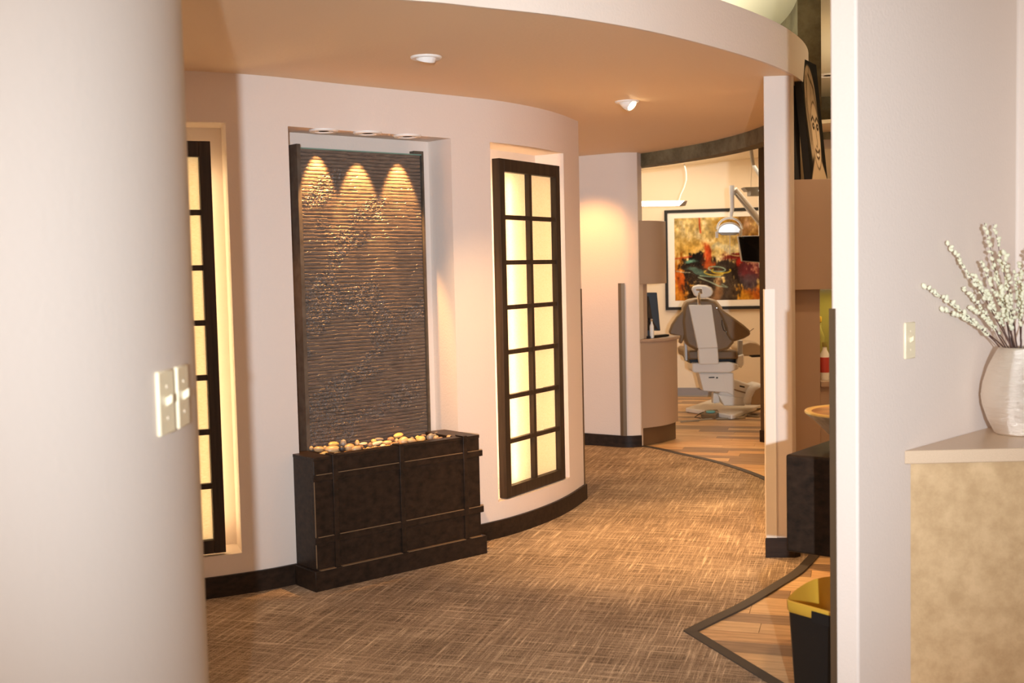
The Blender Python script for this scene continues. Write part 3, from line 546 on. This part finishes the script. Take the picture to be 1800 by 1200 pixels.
obj('body', curved(.545, .055, .45, .155, .865), LAM, u2, sharp=25); obj('toe_kick', curved(.545, .03, .42, .004, .155, .02), BRONZE, u2, sharp=25); obj('worktop', curved(.575, .07, .47, .866, .893, -.012), LAM, u2, bevel=.006, sharp=25)
u3 = thing('side_panel', (*(q0 + qu * .03), .893), 'taupe upright panel joining the curved wall cabinet to its counter', 'panel')
obj('board', MB().box(q0, qu, qv, .02, .155, .03, .10, .894, 1.346), LAM, u3)
mo = q0 + qu * .17 + qv * .12
mn = thing('monitor', (*mo, .894), 'black flat monitor turned away on the treatment room counter', 'monitor')
M0 = aty(1146, 514, 9.62); M1 = aty(1155, 514, 9.9); 
def P9(x, y, Y=9.62): return aty(x, y, Y)
obj('screen_case', MB().slab([P9(1136, 514), P9(1155, 514), P9(1161, 581), P9(1142, 581)], (-.02, .05, 0)), BLACKP, mn, bevel=.004)
obj('rear_cover', MB().slab([P9(1138, 520, 9.61), P9(1140, 521, 9.61), P9(1147, 563, 9.61), P9(1157, 580, 9.61), P9(1143, 574, 9.61), P9(1138, 562, 9.61)], (0, -.02, 0)), MATS['dark_screen'], mn, bevel=.003)
obj('stand', MB().slab([P9(1138, 578, 9.66), P9(1143, 578, 9.66), P9(1144, 588, 9.66), P9(1138, 588, 9.66)], (0, .03, 0)), BLACKP, mn)
kb = thing('keyboard', (*(q0 + qu * .30 + qv * .12), .894), 'thin black keyboard lying on the curved treatment room counter', 'keyboard')
kk = MB().box(q0, qu, qv, .14, .43, .0, .12, .895, .912); obj('case', kk, BLACKP, kb, bevel=.003)
obj('keys', MB().box(q0, qu, qv, .16, .41, .012, .108, .912, .915), MATS['dark_screen'], kb, bevel=.001)
sb = thing('bottle', (*(q0 + qu * .165 + qv * .02), .894), 'small white pump bottle beside the monitor on the counter', 'bottle')
obj('body', MB().lathe([(0, 0), (.016, 0), (.018, .01), (.018, .10), (.008, .125), (.007, .14)], (*(q0 + qu * .175 + qv * .0), .894), 16), WHITEP, sb); obj('pump', MB().lathe([(.008, .14), (.009, .142), (.009, .16), (0, .162)], (*(q0 + qu * .175), .894), 12), CHROME, sb)
lk = thing('black_canvas', (1.12, 9.6, 1.869), 'black leaning canvas edge on top of the curved wall cabinet', 'canvas')
obj('panel', MB().slab([aty(1112, 386.5, 9.50), aty(1124.5, 386.5, 9.50), aty(1114.5, 297, 9.50), aty(1111, 297, 9.50)], (-.12, .13, 0)), BLACKM, lk)
# ------------------------------------------------------------------ pendant lights and exam lamp in the treatment room
pl = thing('pendant_light', aty(1150, 355, 11.5), 'long linear pendant light, lit, above and left of the abstract picture', 'lamp')
d_ = Vector((-1, -.12, 0)).normalized(); e_ = aty(1203, 354, 11.55); s_ = Vector((-.12, 1, 0)).normalized()
def bar(e, L_, lit=True, root=None):
    z = Vector((0, 0, 1)); up_, dn = e, e - z * .03
    obj('shade', MB().slab([e + s_ * .11, e - s_ * .11, e - s_ * .04 - z * .045 , e + s_ * .04 - z * .045], d_ * L_), GREYM, root)
    obj('diffuser', MB().slab([e - s_ * .112 + d_ * .03 + z * .002 , e - s_ * .114 + d_ * .03 + z * .002, e - s_ * .054 + d_ * .07 - z * .045, e - s_ * .050 + d_ * .07 - z * .045], d_ * (L_ - .06)), TUBE, root)
bar(e_, 1.2, True, pl)
obj('cable', MB().tube([aty(1202.5, 288, 11.6), aty(1206, 300, 11.6), aty(1207, 315, 11.6), aty(1203, 330, 11.6), aty(1198, 340, 11.6), aty(1194, 352, 11.6)], .006, 8), WHITEP, pl)
p2 = thing('pendant_light', aty(1335, 332, 10.6), 'grey linear pendant light cut by the door jamb, right of the exam lamp', 'lamp')
e2 = aty(1308, 329, 10.6)
obj('shade', MB().slab([e2, e2 + Vector((.03, 0, -.035)), e2 + Vector((.06, 0, -.035)), e2 + Vector((.06, .0, -.075)), e2 + Vector((.5, .0, -.085)), e2 + Vector((.5, 0, .0))], (0, .16, 0)), GREYM, p2); obj('diffuser', MB().slab([e2 + Vector((.13, -.004, -.035)), e2 + Vector((.5, -.004, -.035)), e2 + Vector((.5, -.004, -.01)), e2 + Vector((.19, -.004, -.01))], (0, .003, 0)), TUBE, p2)
obj('cable', MB().tube([aty(1322, 285, 10.7), aty(1321, 300, 10.7), aty(1320, 329, 10.7)], .0018, 6), WHITEP, p2)
el_ = thing('exam_lamp', aty(1336, 270, 11.0), 'white articulated dental exam lamp hanging in front of the abstract picture', 'lamp')
Y = 11.0
obj('ceiling_pole', MB().tube([aty(1338, 262, Y + .02), aty(1338, 356, Y + .02), aty(1338, 470, Y + .02)], [.026, .026, .020], 14), WHITEP, el_)
obj('upper_arm', MB().tube([aty(1338, 392, Y), aty(1291, 333, Y - .1)], [.036, .030], 12), WHITEP, el_); obj('arm_underside', MB().tube([aty(1334, 390, Y - .03), aty(1293, 341, Y - .13)], .013, 8), GREYM, el_)
obj('elbow', MB().tube([aty(1286.5, 326, Y - .1), aty(1286.5, 342, Y - .1)], .026, 16), WHITEP, el_); obj('drop_arm', MB().tube([aty(1286.5, 340, Y - .1), aty(1287, 366, Y - .1), aty(1284, 385, Y - .1)], [.022, .020, .016], 12), WHITEP, el_)
obj('yoke', MB().tube([aty(1260 + 0, 402, Y - .12)] + [aty(1282.5 + 22 * math.cos(a), 403 - 20 * math.sin(a), Y - .12) for a in np.linspace(PI, 0, 15)], .010, 8), WHITEP, el_)
obj('lamp_rim', MB().tube([aty(1282.5 + 21 * math.cos(a), 408 - 16 * math.sin(a), Y - .15) for a in np.linspace(PI, 0, 15)], .009, 8), WHITEP, el_)
dome = [aty(1282 + 20 * math.cos(a), 409 - 15.5 * math.sin(a), Y - .15) for a in np.linspace(0, PI, 15)]; obj('reflector', MB().slab(dome, (0, .07, 0)), LAMPG, el_, bevel=.01)
obj('lens', MB().slab([aty(1262, 408, Y - .15), aty(1302, 408, Y - .15), aty(1294, 413, Y - .16), aty(1270, 413, Y - .16)], (0, .06, 0)), GREYM, el_, bevel=.005)
for x, y in ((1260, 412), (1302, 410)): obj('handle', MB().tube([aty(x, y - 5, Y - .16), aty(x, y + 6, Y - .16)], [.016, .013], 10), WHITEP, el_)
obj('switch_cord', MB().tube([aty(1283, 413, Y - .15), aty(1283, 447, Y - .15)], .0025, 6), WHITEP, el_)
tv = thing('ceiling_monitor', aty(1338, 440, 11.2), 'black patient monitor with silver bezel on the exam lamp pole', 'monitor')
sc_ = [aty(1297, 415, 10.9), aty(1360, 413, 10.75), aty(1360, 463, 10.7), aty(1304, 459, 10.85)]; obj('bezel', MB().slab(sc_, (0, .05, 0)), GREYM, tv, bevel=.004)
def inset(ps, k): c = sum(ps, Vector()) / len(ps); return [c + (p - c) * k + Vector((0, -.004, 0)) for p in ps]
obj('screen', MB().slab(inset(sc_, .955), (0, .006, 0)), SCREEN, tv); obj('mount_arm', MB().tube([aty(1337, 430, 11.03), aty(1337, 395, 11.03)], .02, 10), WHITEP, tv)
# grey supply hose from the ceiling
tag(obj('supply_hose', MB().tube([aty(1318, 240, 11.3), aty(1322, 278, 11.3), aty(1324, 290, 11.3), aty(1331, 301, 11.3), aty(1342, 318, 11.3)], .018, 10), GREYM, origin=aty(1322, 278, 11.3)), 'thick grey hose coming down from the treatment room ceiling', 'hose')
# ------------------------------------------------------------------ dental chair
Yc = 11.25
dc = thing('dental_chair', atz(1262, 722, 0), 'brown and cream dental chair seen from behind on the wood floor', 'chair')
def sh(name, pts, Y0, dep, mt, bev=.006, par=dc, lean=0): return obj(name, MB().slab([aty(x, y, Y0) for x, y in pts], (0, dep, 0)), mt, par, bevel=bev)
bpl = [atz(x, y, .004) for x, y in ((1205, 724), (1252, 708), (1316, 711), (1345, 716), (1292, 736), (1286, 737))]; obj('base_plate', MB().slab(bpl, (0, 0, .045)), WHITEP, dc, bevel=.01)
sh('ankle', [(1254, 690), (1263, 692), (1266, 708), (1253, 709)], 11.25, .10, WHITEP, .01)
sh('link_cover', [(1262, 693), (1311, 700), (1310, 713), (1273, 713)], 11.2, .16, WHITEP, .01); sh('upper_link', [(1288, 666), (1324, 678), (1313, 702), (1262, 693)], 11.2, .2, WHITEP, .012)
sh('link_gap', [(1286, 682), (1313, 690), (1312, 692), (1286, 684)], 11.195, .1, LAMD, 0)
sh('motor_cover', [(1308, 712), (1311, 700), (1316, 686), (1323, 678), (1332, 675), (1343, 677), (1356, 684), (1362, 712)], 11.1, .3, WHITEP, .03); sh('motor_side', [(1320, 711), (1322, 698), (1328, 686), (1338, 680), (1356, 686), (1361, 711)], 11.09, .02, UPHL, .003)
sh('lift_housing', [(1228, 655), (1290, 655), (1291, 696), (1278, 690), (1236, 687)], 11.15, .22, WHITEP, .012); sh('housing_face', [(1229, 657), (1272, 657), (1277, 689), (1237, 686.5)], 11.142, .02, WHITEP, .003)
sh('slot', [(1246, 662.5), (1256, 662), (1256, 664), (1246, 664.5)], 11.138, .01, BLACKM, 0); sh('slot', [(1259, 662.5), (1262, 662.5), (1262, 665), (1259, 665)], 11.138, .01, BLACKM, 0)
sh('seat_carrier', [(1217, 640), (1218, 638), (1282, 636), (1298, 640), (1299, 648), (1282, 655), (1220, 655), (1217, 652)], 11.1, .3, WHITEP, .03)
sh('seat_mechanism', [(1211, 630), (1298, 630), (1298, 639), (1214, 639)], 11.2, .4, BLACKP, .004)
sh('seat_cushion', [(1209, 619), (1213, 616), (1294, 616), (1298, 620), (1298, 631), (1211, 632)], 11.12, .7, UPH, .03); sh('leg_rest', [(1298, 612), (1306, 604), (1318, 600), (1330, 602), (1342, 610), (1352, 620), (1352, 625), (1300, 626)], 11.5, .4, UPHL, .03); sh('leg_rest_frame', [(1316, 624), (1350, 622), (1350, 627), (1322, 628)], 11.5, .3, BLACKP, .004)
for pts in ([(1203, 602), (1208, 602), (1209, 634), (1204, 634)], [(1298, 598), (1306, 598), (1306, 633), (1298, 633)]): sh('armrest_post', pts, 11.18, .06, GREYM, .006)
sh('armrest_housing', [(1296, 626), (1308, 622), (1308, 640), (1303, 648), (1294, 642)], 11.14, .1, WHITEP, .012)
back = [(1208, 529), (1228, 525.5), (1245, 526), (1258, 530), (1268, 542), (1275, 562), (1281, 585), (1292, 600), (1280, 614), (1265, 618), (1245, 619), (1225, 616), (1208, 607), (1203, 594), (1200, 566), (1202, 541)]
sh('backrest', back, 11.02, .07, UPH, .025); bc_ = [(x + (2 if x > 1240 else -2.5), y - 2.5 if y < 560 else y - 1) for x, y in back]; sh('backrest_cushion', bc_, 11.10, .08, UPHL, .03)
sh('back_cover', [(1211, 536), (1251, 535.5), (1262, 611), (1227, 612.5)], 10.985, .04, WHITEP, .008); sh('back_bracket', [(1227.5, 611.5), (1262, 610.5), (1264, 640), (1230, 641), (1228, 628)], 11.0, .08, WHITEP, .012)
sh('arm_wing', [(1205, 541), (1190, 557), (1181, 571), (1176.5, 584), (1179, 588), (1196, 591), (1194, 603), (1199, 604), (1203, 594), (1206, 575)], 11.04, .08, UPH, .02)
sh('arm_wing', [(1259, 537), (1270, 544), (1290, 558), (1308, 571), (1318, 580), (1320.5, 588), (1308, 595), (1292, 600), (1284, 597), (1278, 588), (1276, 575), (1268, 556)], 11.0, .08, UPH, .02)
for x, y in ((1260, 541), (1269, 561), (1277, 582)): obj('stud', MB().lathe([(.006, 0), (.004, .004), (0, .005)], aty(x, y, 10.996), 10, (0, -1, 0)), CHROME, dc)
obj('strap', MB().tube([aty(x, y, 10.99) for x, y in ((1269, 562), (1269, 570), (1272, 580), (1277, 583))], .004, 6), BLACKP, dc); obj('lever', MB().tube([aty(1318, 582, 11.05), aty(1325, 577, 11.05)], .004, 6), UPH, dc)
hd = [(1216, 508), (1219, 503), (1228, 501), (1241, 502), (1250, 506), (1254, 513), (1251, 520), (1242, 524), (1230, 524), (1221, 519)]; hr = sh('headrest', hd, 11.0, .05, WHITEP, .014); sh('headrest_pad', [(x + 1, y - 1.2) for x, y in hd], 11.045, .05, UPHL, .014)
obj('headrest_bracket', MB().slab([aty(x, y, 10.985) for x, y in ((1223, 507), (1234, 507), (1235, 516), (1230, 517), (1229, 511), (1224, 511))], (0, .03, 0)), CHROME, dc, bevel=.003); obj('headrest_post', MB().tube([aty(1229, 514, 10.99), aty(1228.5, 524, 10.99), aty(1229, 536, 11.01)], [.012, .018, .016], 10), CHROME, dc)
obj('emblem', MB().slab([aty(1300, 677, 11.198), aty(1309, 679, 11.198), aty(1309, 681.5, 11.198), aty(1300, 679.5, 11.198)], (0, .004, 0)), BLACKM, dc)
fp = thing('foot_pedal', atz(1250, 734, 0), 'dark foot pedal with round teal pad on the floor before the dental chair', 'pedal')
k0 = atz(1236, 735, .0); obj('base', MB().slab([atz(1232, 735.5, .004), atz(1240, 728, .004), atz(1262, 727, .004), atz(1266, 732, .004), atz(1258, 737, .004)], (0, 0, .045)), UPH, fp, bevel=.008)
obj('pad', MB().lathe([(.0, 0), (.045, 0), (.047, .008), (.04, .016), (0, .018)], atz(1249, 724.5, .05), 24), TEAL, fp); obj('bail', MB().tube([atz(1232, 735, .01), aty(1221, 733, 10.98), aty(1230, 727, 11.0), aty(1237, 724, 11.0)], .005, 8), BLACKP, fp)
def floorcurve(pts, z=.008): return [tuple(atz(x, y, z)) for x, y in pts]
tag(obj('floor_cable', MB().tube(cr(floorcurve([(1196, 741), (1215, 739.5), (1240, 736.5), (1262, 735.5), (1290, 735), (1310, 734)])), .007, 8), CABLE, origin=atz(1240, 736, .0)), 'beige cable running along the wood floor in front of the foot pedal', 'cable')
tag(obj('coiled_hose', MB().tube(cr(floorcurve([(1303, 728), (1320, 731), (1332, 732), (1331, 728.5), (1318, 728), (1306, 732), (1296, 734.5), (1291, 732.5)])), .010, 8), CABLE, origin=atz(1315, 731, .0)), 'looped beige hose end lying right of the dental chair base', 'hose')
tag(obj('power_cord', MB().tube(cr([tuple(atz(1306, 727, .01)), tuple(atz(1318, 723, .01)), tuple(atz(1332, 718.5, .02)), tuple(atz(1350, 717, .02))]), .006, 8), BLACKP, origin=atz(1306, 727, 0)), 'black cord trailing off the right of the dental chair base', 'cord')
# ------------------------------------------------------------------ shoji light panels
def shoji(P, d, label, tube_at, name='shoji_panel'):
    d = Vector(d).normalized(); nb = Vector((-d.y, d.x)); z0, z1 = .209, 2.108; W = .678; T = .05
    th = thing(name, (*(Vector(P) + d * W / 2), z0), label, 'light panel', 'backlit shoji panels in the curved wall')
    B_ = lambda a0, a1, b0, b1, c0, c1: MB().box(P, d, nb, a0, a1, b0, b1, c0, c1)
    obj('stile', B_(0, .052, 0, T, z0, z1), FRAME, th, bevel=.002); obj('stile', B_(W - .052, W, 0, T, z0, z1), FRAME, th, bevel=.002)
    obj('rail', B_(.052, W - .052, 0, T, z0, z0 + .062), FRAME, th, bevel=.002); obj('rail', B_(.052, W - .052, 0, T, z1 - .07, z1), FRAME, th, bevel=.002)
    a0, a1 = z0 + .062, z1 - .07; obj('mullion', B_(W / 2 - .014, W / 2 + .014, .006, .036, a0, a1), FRAME, th)
    n = 7; h = (a1 - a0) / n
    for k in range(1, n):
        for x0, x1 in ((.052, W / 2 - .014), (W / 2 + .014, W - .052)): obj('muntin', B_(x0, x1, .008, .034, a0 + k * h - .0125, a0 + k * h + .0125), FRAME, th)
    for k in range(n):
        for x0, x1 in ((.052, W / 2 - .014), (W / 2 + .014, W - .052)): obj('pane', B_(x0, x1, .036, .038, a0 + k * h + (.0125 if k else 0), a0 + (k + 1) * h - (.0125 if k < n - 1 else 0)), PAPER, th)
    for a in tube_at:
        c = Vector(P) + d * a + nb * (.084 if a < .3 else .15); tb = tag(obj('backlight_tube', MB().lathe([(0, 0), (.013, 0), (.013, 1.72), (0, 1.72)], (c.x, c.y, z0 + .07), 12), BACKT if (a < .3 and P[0] > -.5) else (BACKT3 if (a > .3 and P[0] < -.5) else BACKT2), origin=(c.x, c.y, z0 + .07)), ('glowing tube at the %s edge behind the ' % ('left' if a < .3 else 'right')) + ('right-hand shoji panel' if P[0] > -.5 else 'left-hand shoji panel'), 'lamp tube')
    return th
shoji((-.047, 6.325), (.359, .580), 'dark-framed backlit shoji panel right of the fountain with brighter left panes', (.15, .655))
shoji((-1.355 - .678 * .925, 5.236 - .678 * .38), (.925, .38), 'dark-framed backlit shoji panel left of the fountain, cut by the round wall', (.10, .655))
# ------------------------------------------------------------------ fountain
P0 = Vector((-.945, 5.25)); fu = Vector((.7627, .6468)); fv = Vector((-.6468, .7627))
fo = thing('water_fountain', (*(P0 + fu * .5 + fv * .12), 0), 'dark wood fountain cabinet with tall ridged slate water wall in the niche', 'fountain')
FB = lambda a0, a1, b0, b1, c0, c1: MB().box(P0, fu, fv, a0, a1, b0, b1, c0, c1)
obj('plinth', FB(0, 1.035, 0, .215, 0, .10), ESP, fo, bevel=.002)
obj('front_panel', FB(.02, 1.012, .018, .035, .10, .632), ESP, fo, bevel=.002)
obj('side_panel', FB(.02, .036, .035, .22, .10, .632), ESP, fo, bevel=.002); obj('side_panel', FB(.996, 1.012, .035, .215, .10, .632), ESP, fo, bevel=.002)
# top: front ledge, end ledges around the stone trough
obj('top_ledge', FB(.018, 1.014, .016, .075, .618, .634), ESP, fo, bevel=.002); obj('top_ledge', FB(.018, .115, .075, .24, .618, .634), ESP, fo, bevel=.002); obj('top_ledge', FB(.885, 1.014, .075, .32, .618, .634), ESP, fo, bevel=.002)
for z0, z1, o_ in ((.534, .552, .008), (.236, .256, .008)): obj('rail', FB(.02 - o_, 1.012 + .016, .018 - o_, .024, z0 - .012, z1), ESP, fo, bevel=.0015)
for a in (.118, .502, .90): obj('batten', FB(a, a + .026, .008, .024, .10, .639), ESP, fo, bevel=.0015); obj('batten', FB(a, a + .026, .012, .075, .632, .640), ESP, fo, bevel=.001)
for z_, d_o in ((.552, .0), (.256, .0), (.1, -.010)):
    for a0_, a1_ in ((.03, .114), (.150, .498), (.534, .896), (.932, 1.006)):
        obj('worn_edge_highlight', FB(a0_, a1_, .0085 + d_o, .018, z_ - .0005, z_ + .0022), WORN_HL, fo)  # highlight line of the worn edges, painted as thin tan strips
obj('worn_edge_highlight', FB(.0185, .0215, .0165, .0195, .11, .53), WORN_HL, fo)
obj('trough', FB(.10, .90, .05, .34, .53, .55), BLACKM, fo); obj('basin_water', FB(.10, .90, .05, .34, .55, .575), WATER, fo)
# slate water wall
us0, us1, vs0 = .166, .906, .322; z0, z1 = .56, 2.108; rows = 86; nu = 240; per = 6
X, Yy = np.meshgrid(np.linspace(0, 1, nu), np.linspace(0, 1, rows * per + 1)); ph = (Yy * rows) % 1.0
wob = (fbm(X, Yy, 6, 40, 5) - .5); ph = (Yy * rows + wob * .25) % 1.0
groove = -np.exp(-((ph - .08) / .10) ** 2) * .0055; lip = ph * .0022
patch = np.clip((fbm(X + Yy * .9, Yy * 1.3 - X * .3, 3, 9, 77, 3) - .50) * 9, 0, 1) * .85 + .10; row = np.floor(Yy * rows)
rough = (np.random.RandomState(2).rand(*X.shape) - .5) * .0050 * patch + (fbm(X, Yy, 60, 90, 9, 2) - .5) * .006 * patch
hgt = groove + lip + rough
pa = []
for j in range(X.shape[0]):
    for i in range(nu):
        u_ = us0 + .006 + (us1 - us0 - .012) * X[j, i]; q = P0 + fu * u_ + fv * (vs0 - float(hgt[j, i])); pa.append((q.x, q.y, z0 + (z1 - z0) * Yy[j, i]))
fa = [(j * nu + i, j * nu + i + 1, (j + 1) * nu + i + 1, (j + 1) * nu + i) for j in range(X.shape[0] - 1) for i in range(nu - 1)]
sl = obj('slate_face', MB().add(pa, fa), SLATE, fo, fix=False, sharp=50); sl['label'] = 'ridged wet brown slate sheet'
obj('slate_core', FB(us0, us1, vs0 + .008, vs0 + .05, z0, z1 - .002), VERDI, fo)
obj('side_channel', FB(us0 - .010, us0, vs0 - .012, vs0 + .085, .60, 2.128), VERDI, fo); obj('side_channel', FB(us1, us1 + .010, vs0 - .012, vs0 + .085, .60, 2.128), VERDI, fo)
obj('channel_lip', FB(us0, us0 + .010, vs0 - .012, vs0 - .004, .60, 2.128), VERDI, fo)
obj('top_spout', FB(us0, us1, vs0 - .008, vs0 + .05, 2.106, 2.112), VGREEN, fo); obj('spout_tab', FB(us1 - .05, us1, vs0 - .012, vs0 + .03, 2.112, 2.128), VERDI, fo)
# stones
SM = []
for k in range(6):
    bm = bmesh.new(); bmesh.ops.create_icosphere(bm, subdivisions=3, radius=1); rn = random.Random(k); a = [rn.uniform(-1, 1) for _ in range(9)]
    for v in bm.verts: s = 1 + .09 * math.sin(a[0] * 3 + v.co.x * 2.2) + .07 * math.sin(a[1] * 5 + v.co.y * 2.6) + .07 * math.cos(a[2] * 4 + v.co.z * 2.0 + v.co.x); v.co *= s
    me = bpy.data.meshes.new('stone'); bm.to_mesh(me); bm.free(); me.polygons.foreach_set('use_smooth', [True] * len(me.polygons)); me.materials.append(STONE['tan']); SM.append(me)
smesh = {}
def stone(p, r, col, label, rot):
    k = random.randrange(6)
    if (k, col) not in smesh: me = SM[k].copy(); me.materials[0] = STONE[col]; smesh[k, col] = me
    o = bpy.data.objects.new('river_stone', smesh[k, col]); C.objects.link(o); o.location = p; o.scale = r; o.rotation_euler = rot; tag(o, label, 'stone', 'river stones in the fountain trough'); return o
SL = [(145, 250, 18, 20, 'tan'), (215, 262, 45, 28, 'tan'), (272, 250, 18, 22, 'tan'), (262, 300, 38, 16, 'gold'), (350, 215, 60, 22, 'gold'), (345, 258, 66, 36, 'tan'), (440, 205, 30, 32, 'grey'), (430, 258, 28, 26, 'black'), (495, 245, 45, 35, 'tan'), (570, 205, 22, 28, 'tan'), (560, 262, 40, 32, 'tan'),
      (630, 208, 38, 14, 'cream'), (605, 240, 30, 14, 'brown'), (690, 220, 25, 22, 'brown'), (725, 190, 25, 22, 'gold'), (780, 168, 50, 16, 'grey'), (755, 205, 50, 17, 'cream'), (850, 200, 40, 20, 'tan'), (885, 172, 32, 25, 'brown'), (810, 228, 30, 14, 'cream'), (740, 240, 28, 12, 'tan'), (690, 254, 18, 10, 'cream'), (920, 213, 40, 12, 'grey'),
      (955, 135, 50, 25, 'gold'), (940, 180, 22, 22, 'tan'), (998, 182, 50, 36, 'tan'), (1075, 183, 45, 22, 'tan'), (1080, 160, 20, 14, 'grey'), (1165, 165, 48, 30, 'gold'), (1130, 150, 22, 14, 'gold'), (1250, 145, 35, 32, 'grey'), (1190, 135, 25, 12, 'brown'), (1305, 150, 26, 22, 'tan'), (1345, 158, 35, 12, 'brown'), (1320, 110, 45, 12, 'tan'), (1290, 130, 20, 12, 'grey'), (1430, 145, 28, 18, 'tan'), (1395, 118, 20, 9, 'brown')]
special = {(998, 182): 'big round tan river stone at the front of the fountain trough', (430, 258): 'shiny black river stone near the left end of the trough', (955, 135): 'golden oval stone perched highest against the slate', (350, 215): 'long flat golden stone near the left end of the trough', (1430, 145): 'tan stone alone at the right end of the fountain trough', (440, 205): 'mottled grey upright stone just above the black one'}
adj = {'tan': 'smooth tan', 'gold': 'smooth golden', 'grey': 'smooth grey', 'black': 'black', 'cream': 'pale cream', 'brown': 'dark brown'}
def slabel(a, col, u, v):
    size = 'large' if a > .024 else ('small' if a < .015 else 'middling'); al = ['at the left end of', 'left of centre in', 'at the centre of', 'right of centre in', 'at the right end of'][max(0, min(4, int((u - .1) / .155)))]
    return '%s %s river stone %s the trough, %s' % (size, adj[col].replace('smooth ', ''), al, 'against the slate' if v > .24 else ('by the front ledge' if v < .15 else 'mid-depth'))
for (x, y, rx, ry, col) in SL:
    px, py = 520 + x / 5.294, 740 + y / 5.294; p = atz(px, py, .628); rel = p.xy - P0; v = rel.dot(fv)
    vmax = .298 - ry / 5.294 / 340 * .6
    if v > vmax: p = atplane(px, py, (*(P0 + fv * vmax), 0), (*fv, 0))
    if v < .095: p = atplane(px, py, (*(P0 + fv * .098), 0), (*fv, 0))
    a = rx / 5.294 / 338; b = ry / 5.294 / 338; stone(p, (a * 1.02, min(a, b * 1.5) * .95, b * 1.0), col, special.get((x, y), slabel(a, col, (p.xy - P0).dot(fu), min(v, vmax))), (random.uniform(-.2, .2), random.uniform(-.15, .15), math.atan2(fu.y, fu.x) + random.uniform(-.3, .3)))
for i in range(15):
    for j in range(3):
        a = .13 + i * .051 + random.uniform(-.01, .01); b = .10 + j * .072 + random.uniform(-.01, .01); q = P0 + fu * a + fv * b; s = random.uniform(.020, .030)
        if a > .85: continue
        col = random.choice(('tan', 'grey', 'brown', 'brown', 'gold')); stone((q.x, q.y, .592 + random.uniform(-.004, .008)), (s * 1.25, s, s * .7), col, slabel(s, col, a, b) .replace(' river', ' sunken').replace('between ledge and slate', 'mid-depth').replace('the middle of the trough', 'centre'), (0, 0, random.uniform(0, 3)))
# ------------------------------------------------------------------ lamps in ceilings
def downlight(name, c, label, group, r=.068, ball=True, aim=None, lit=False, dia=.036, bo=.014):
    c = Vector(c); th = thing(name, c, label, 'lamp', group)
    obj('trim_ring', MB().lathe([(r * .62, -.002), (r * .66, -.008), (r * .92, -.009), (r, -.004), (r, .002), (r * .62, .002)], c, 40), WHITEF, th)
    if ball:
        ax_ = Vector(aim).normalized(); eb = obj('eyeball', MB().lathe([(0, -.05), (dia, -.045), (dia * 1.15, -.02), (dia * 1.2, -.0), (dia * 1.05, .028), (dia * .86, .030), (dia * .80, .024)], c + ax_ * bo, 28, ax_), WHITEF, th); obj('lens', MB().lathe([(dia * .80, .0255), (0, .027)], c + ax_ * bo, 24, ax_), LENS if lit else LENSD, eb)
    else: eb = obj('baffle', MB().lathe([(r * .62, -.004), (r * .36, -.0035), (r * .34, .0)], c, 32), WHITEF, th); obj('aperture', MB().lathe([(r * .35, -.0045), (0, -.0045)], c, 24), BLACKM, eb)
    return th
d1 = atz(749, 100, H); d2 = atz(1102, 178, H)
downlight('ceiling_spotlight', d1, 'white eyeball ceiling spotlight above the fountain, nearer of the two', 'ceiling spotlights', aim=(-.2, .35, -1), dia=.040, bo=-.012)
downlight('ceiling_spotlight', d2, 'white eyeball ceiling spotlight with glowing lens, farther one near the opening', 'ceiling spotlights', aim=(.95, -.75, -1.0), lit=True)
dh = atz(1455, 132, HC); downlight('recessed_light', dh, 'white recessed light in the raised ceiling beside the portrait canvas', None, ball=False, r=.10)
light('ceiling_spot', 'SPOT', d1 + Vector((0, .02, -.07)), (.75, 6.5, 0), 120, WARM, spot_size=math.radians(66), spot_blend=.8, shadow_soft_size=.03)
light('ceiling_spot', 'SPOT', d2 + Vector((.06, -.04, -.07)), (1.35, 6.0, 0), 140, WARM, spot_size=math.radians(70), spot_blend=.9, shadow_soft_size=.03)
light('corridor_spot', 'SPOT', (.42, 8.95, 2.40), (.56, 9.35, .9), 56, (1, .47, .14), spot_size=math.radians(95), spot_blend=.6, shadow_soft_size=.04)
light('unseen_hall_spot', 'SPOT', (2.1, 7.2, 2.95), (1.9, 7.2, 0), 90, WARM, spot_size=math.radians(110), spot_blend=.8, shadow_soft_size=.05)
light('unseen_hall_spot', 'SPOT', (1.9, 4.95, 2.95), (1.85, 6.1, 1.6), 34, (1, .70, .42), spot_size=math.radians(52), spot_blend=.8, shadow_soft_size=.05)  # out-of-view warm fill, added for the wall cabinet and portrait front
light('unseen_hall_spot', 'SPOT', (1.5, 4.5, 2.95), (1.35, 4.5, 0), 48, WARM, spot_size=math.radians(100), spot_blend=.8, shadow_soft_size=.05)
for i, (px, py) in enumerate(((569, 229), (646, 233), (716, 238.5))):
    c = atz(px, py, 2.192); tag_ = ('left', 'middle', 'right')[i]
    downlight('niche_downlight', c, 'small white downlight in the fountain niche ceiling, the %s one of three' % tag_, 'niche downlights', r=.072, ball=False)
    u_ = (c.xy - P0).dot(fu); tg = P0 + fu * u_ + fv * .33
    light('niche_spot', 'SPOT', c + Vector((0, 0, -.012)), (tg.x, tg.y, 1.75), 80, (1, .50, .16), spot_size=math.radians(44), spot_blend=.35, shadow_soft_size=.012)
for o in bpy.data.objects:
    if '_o' in o: del o['_o']
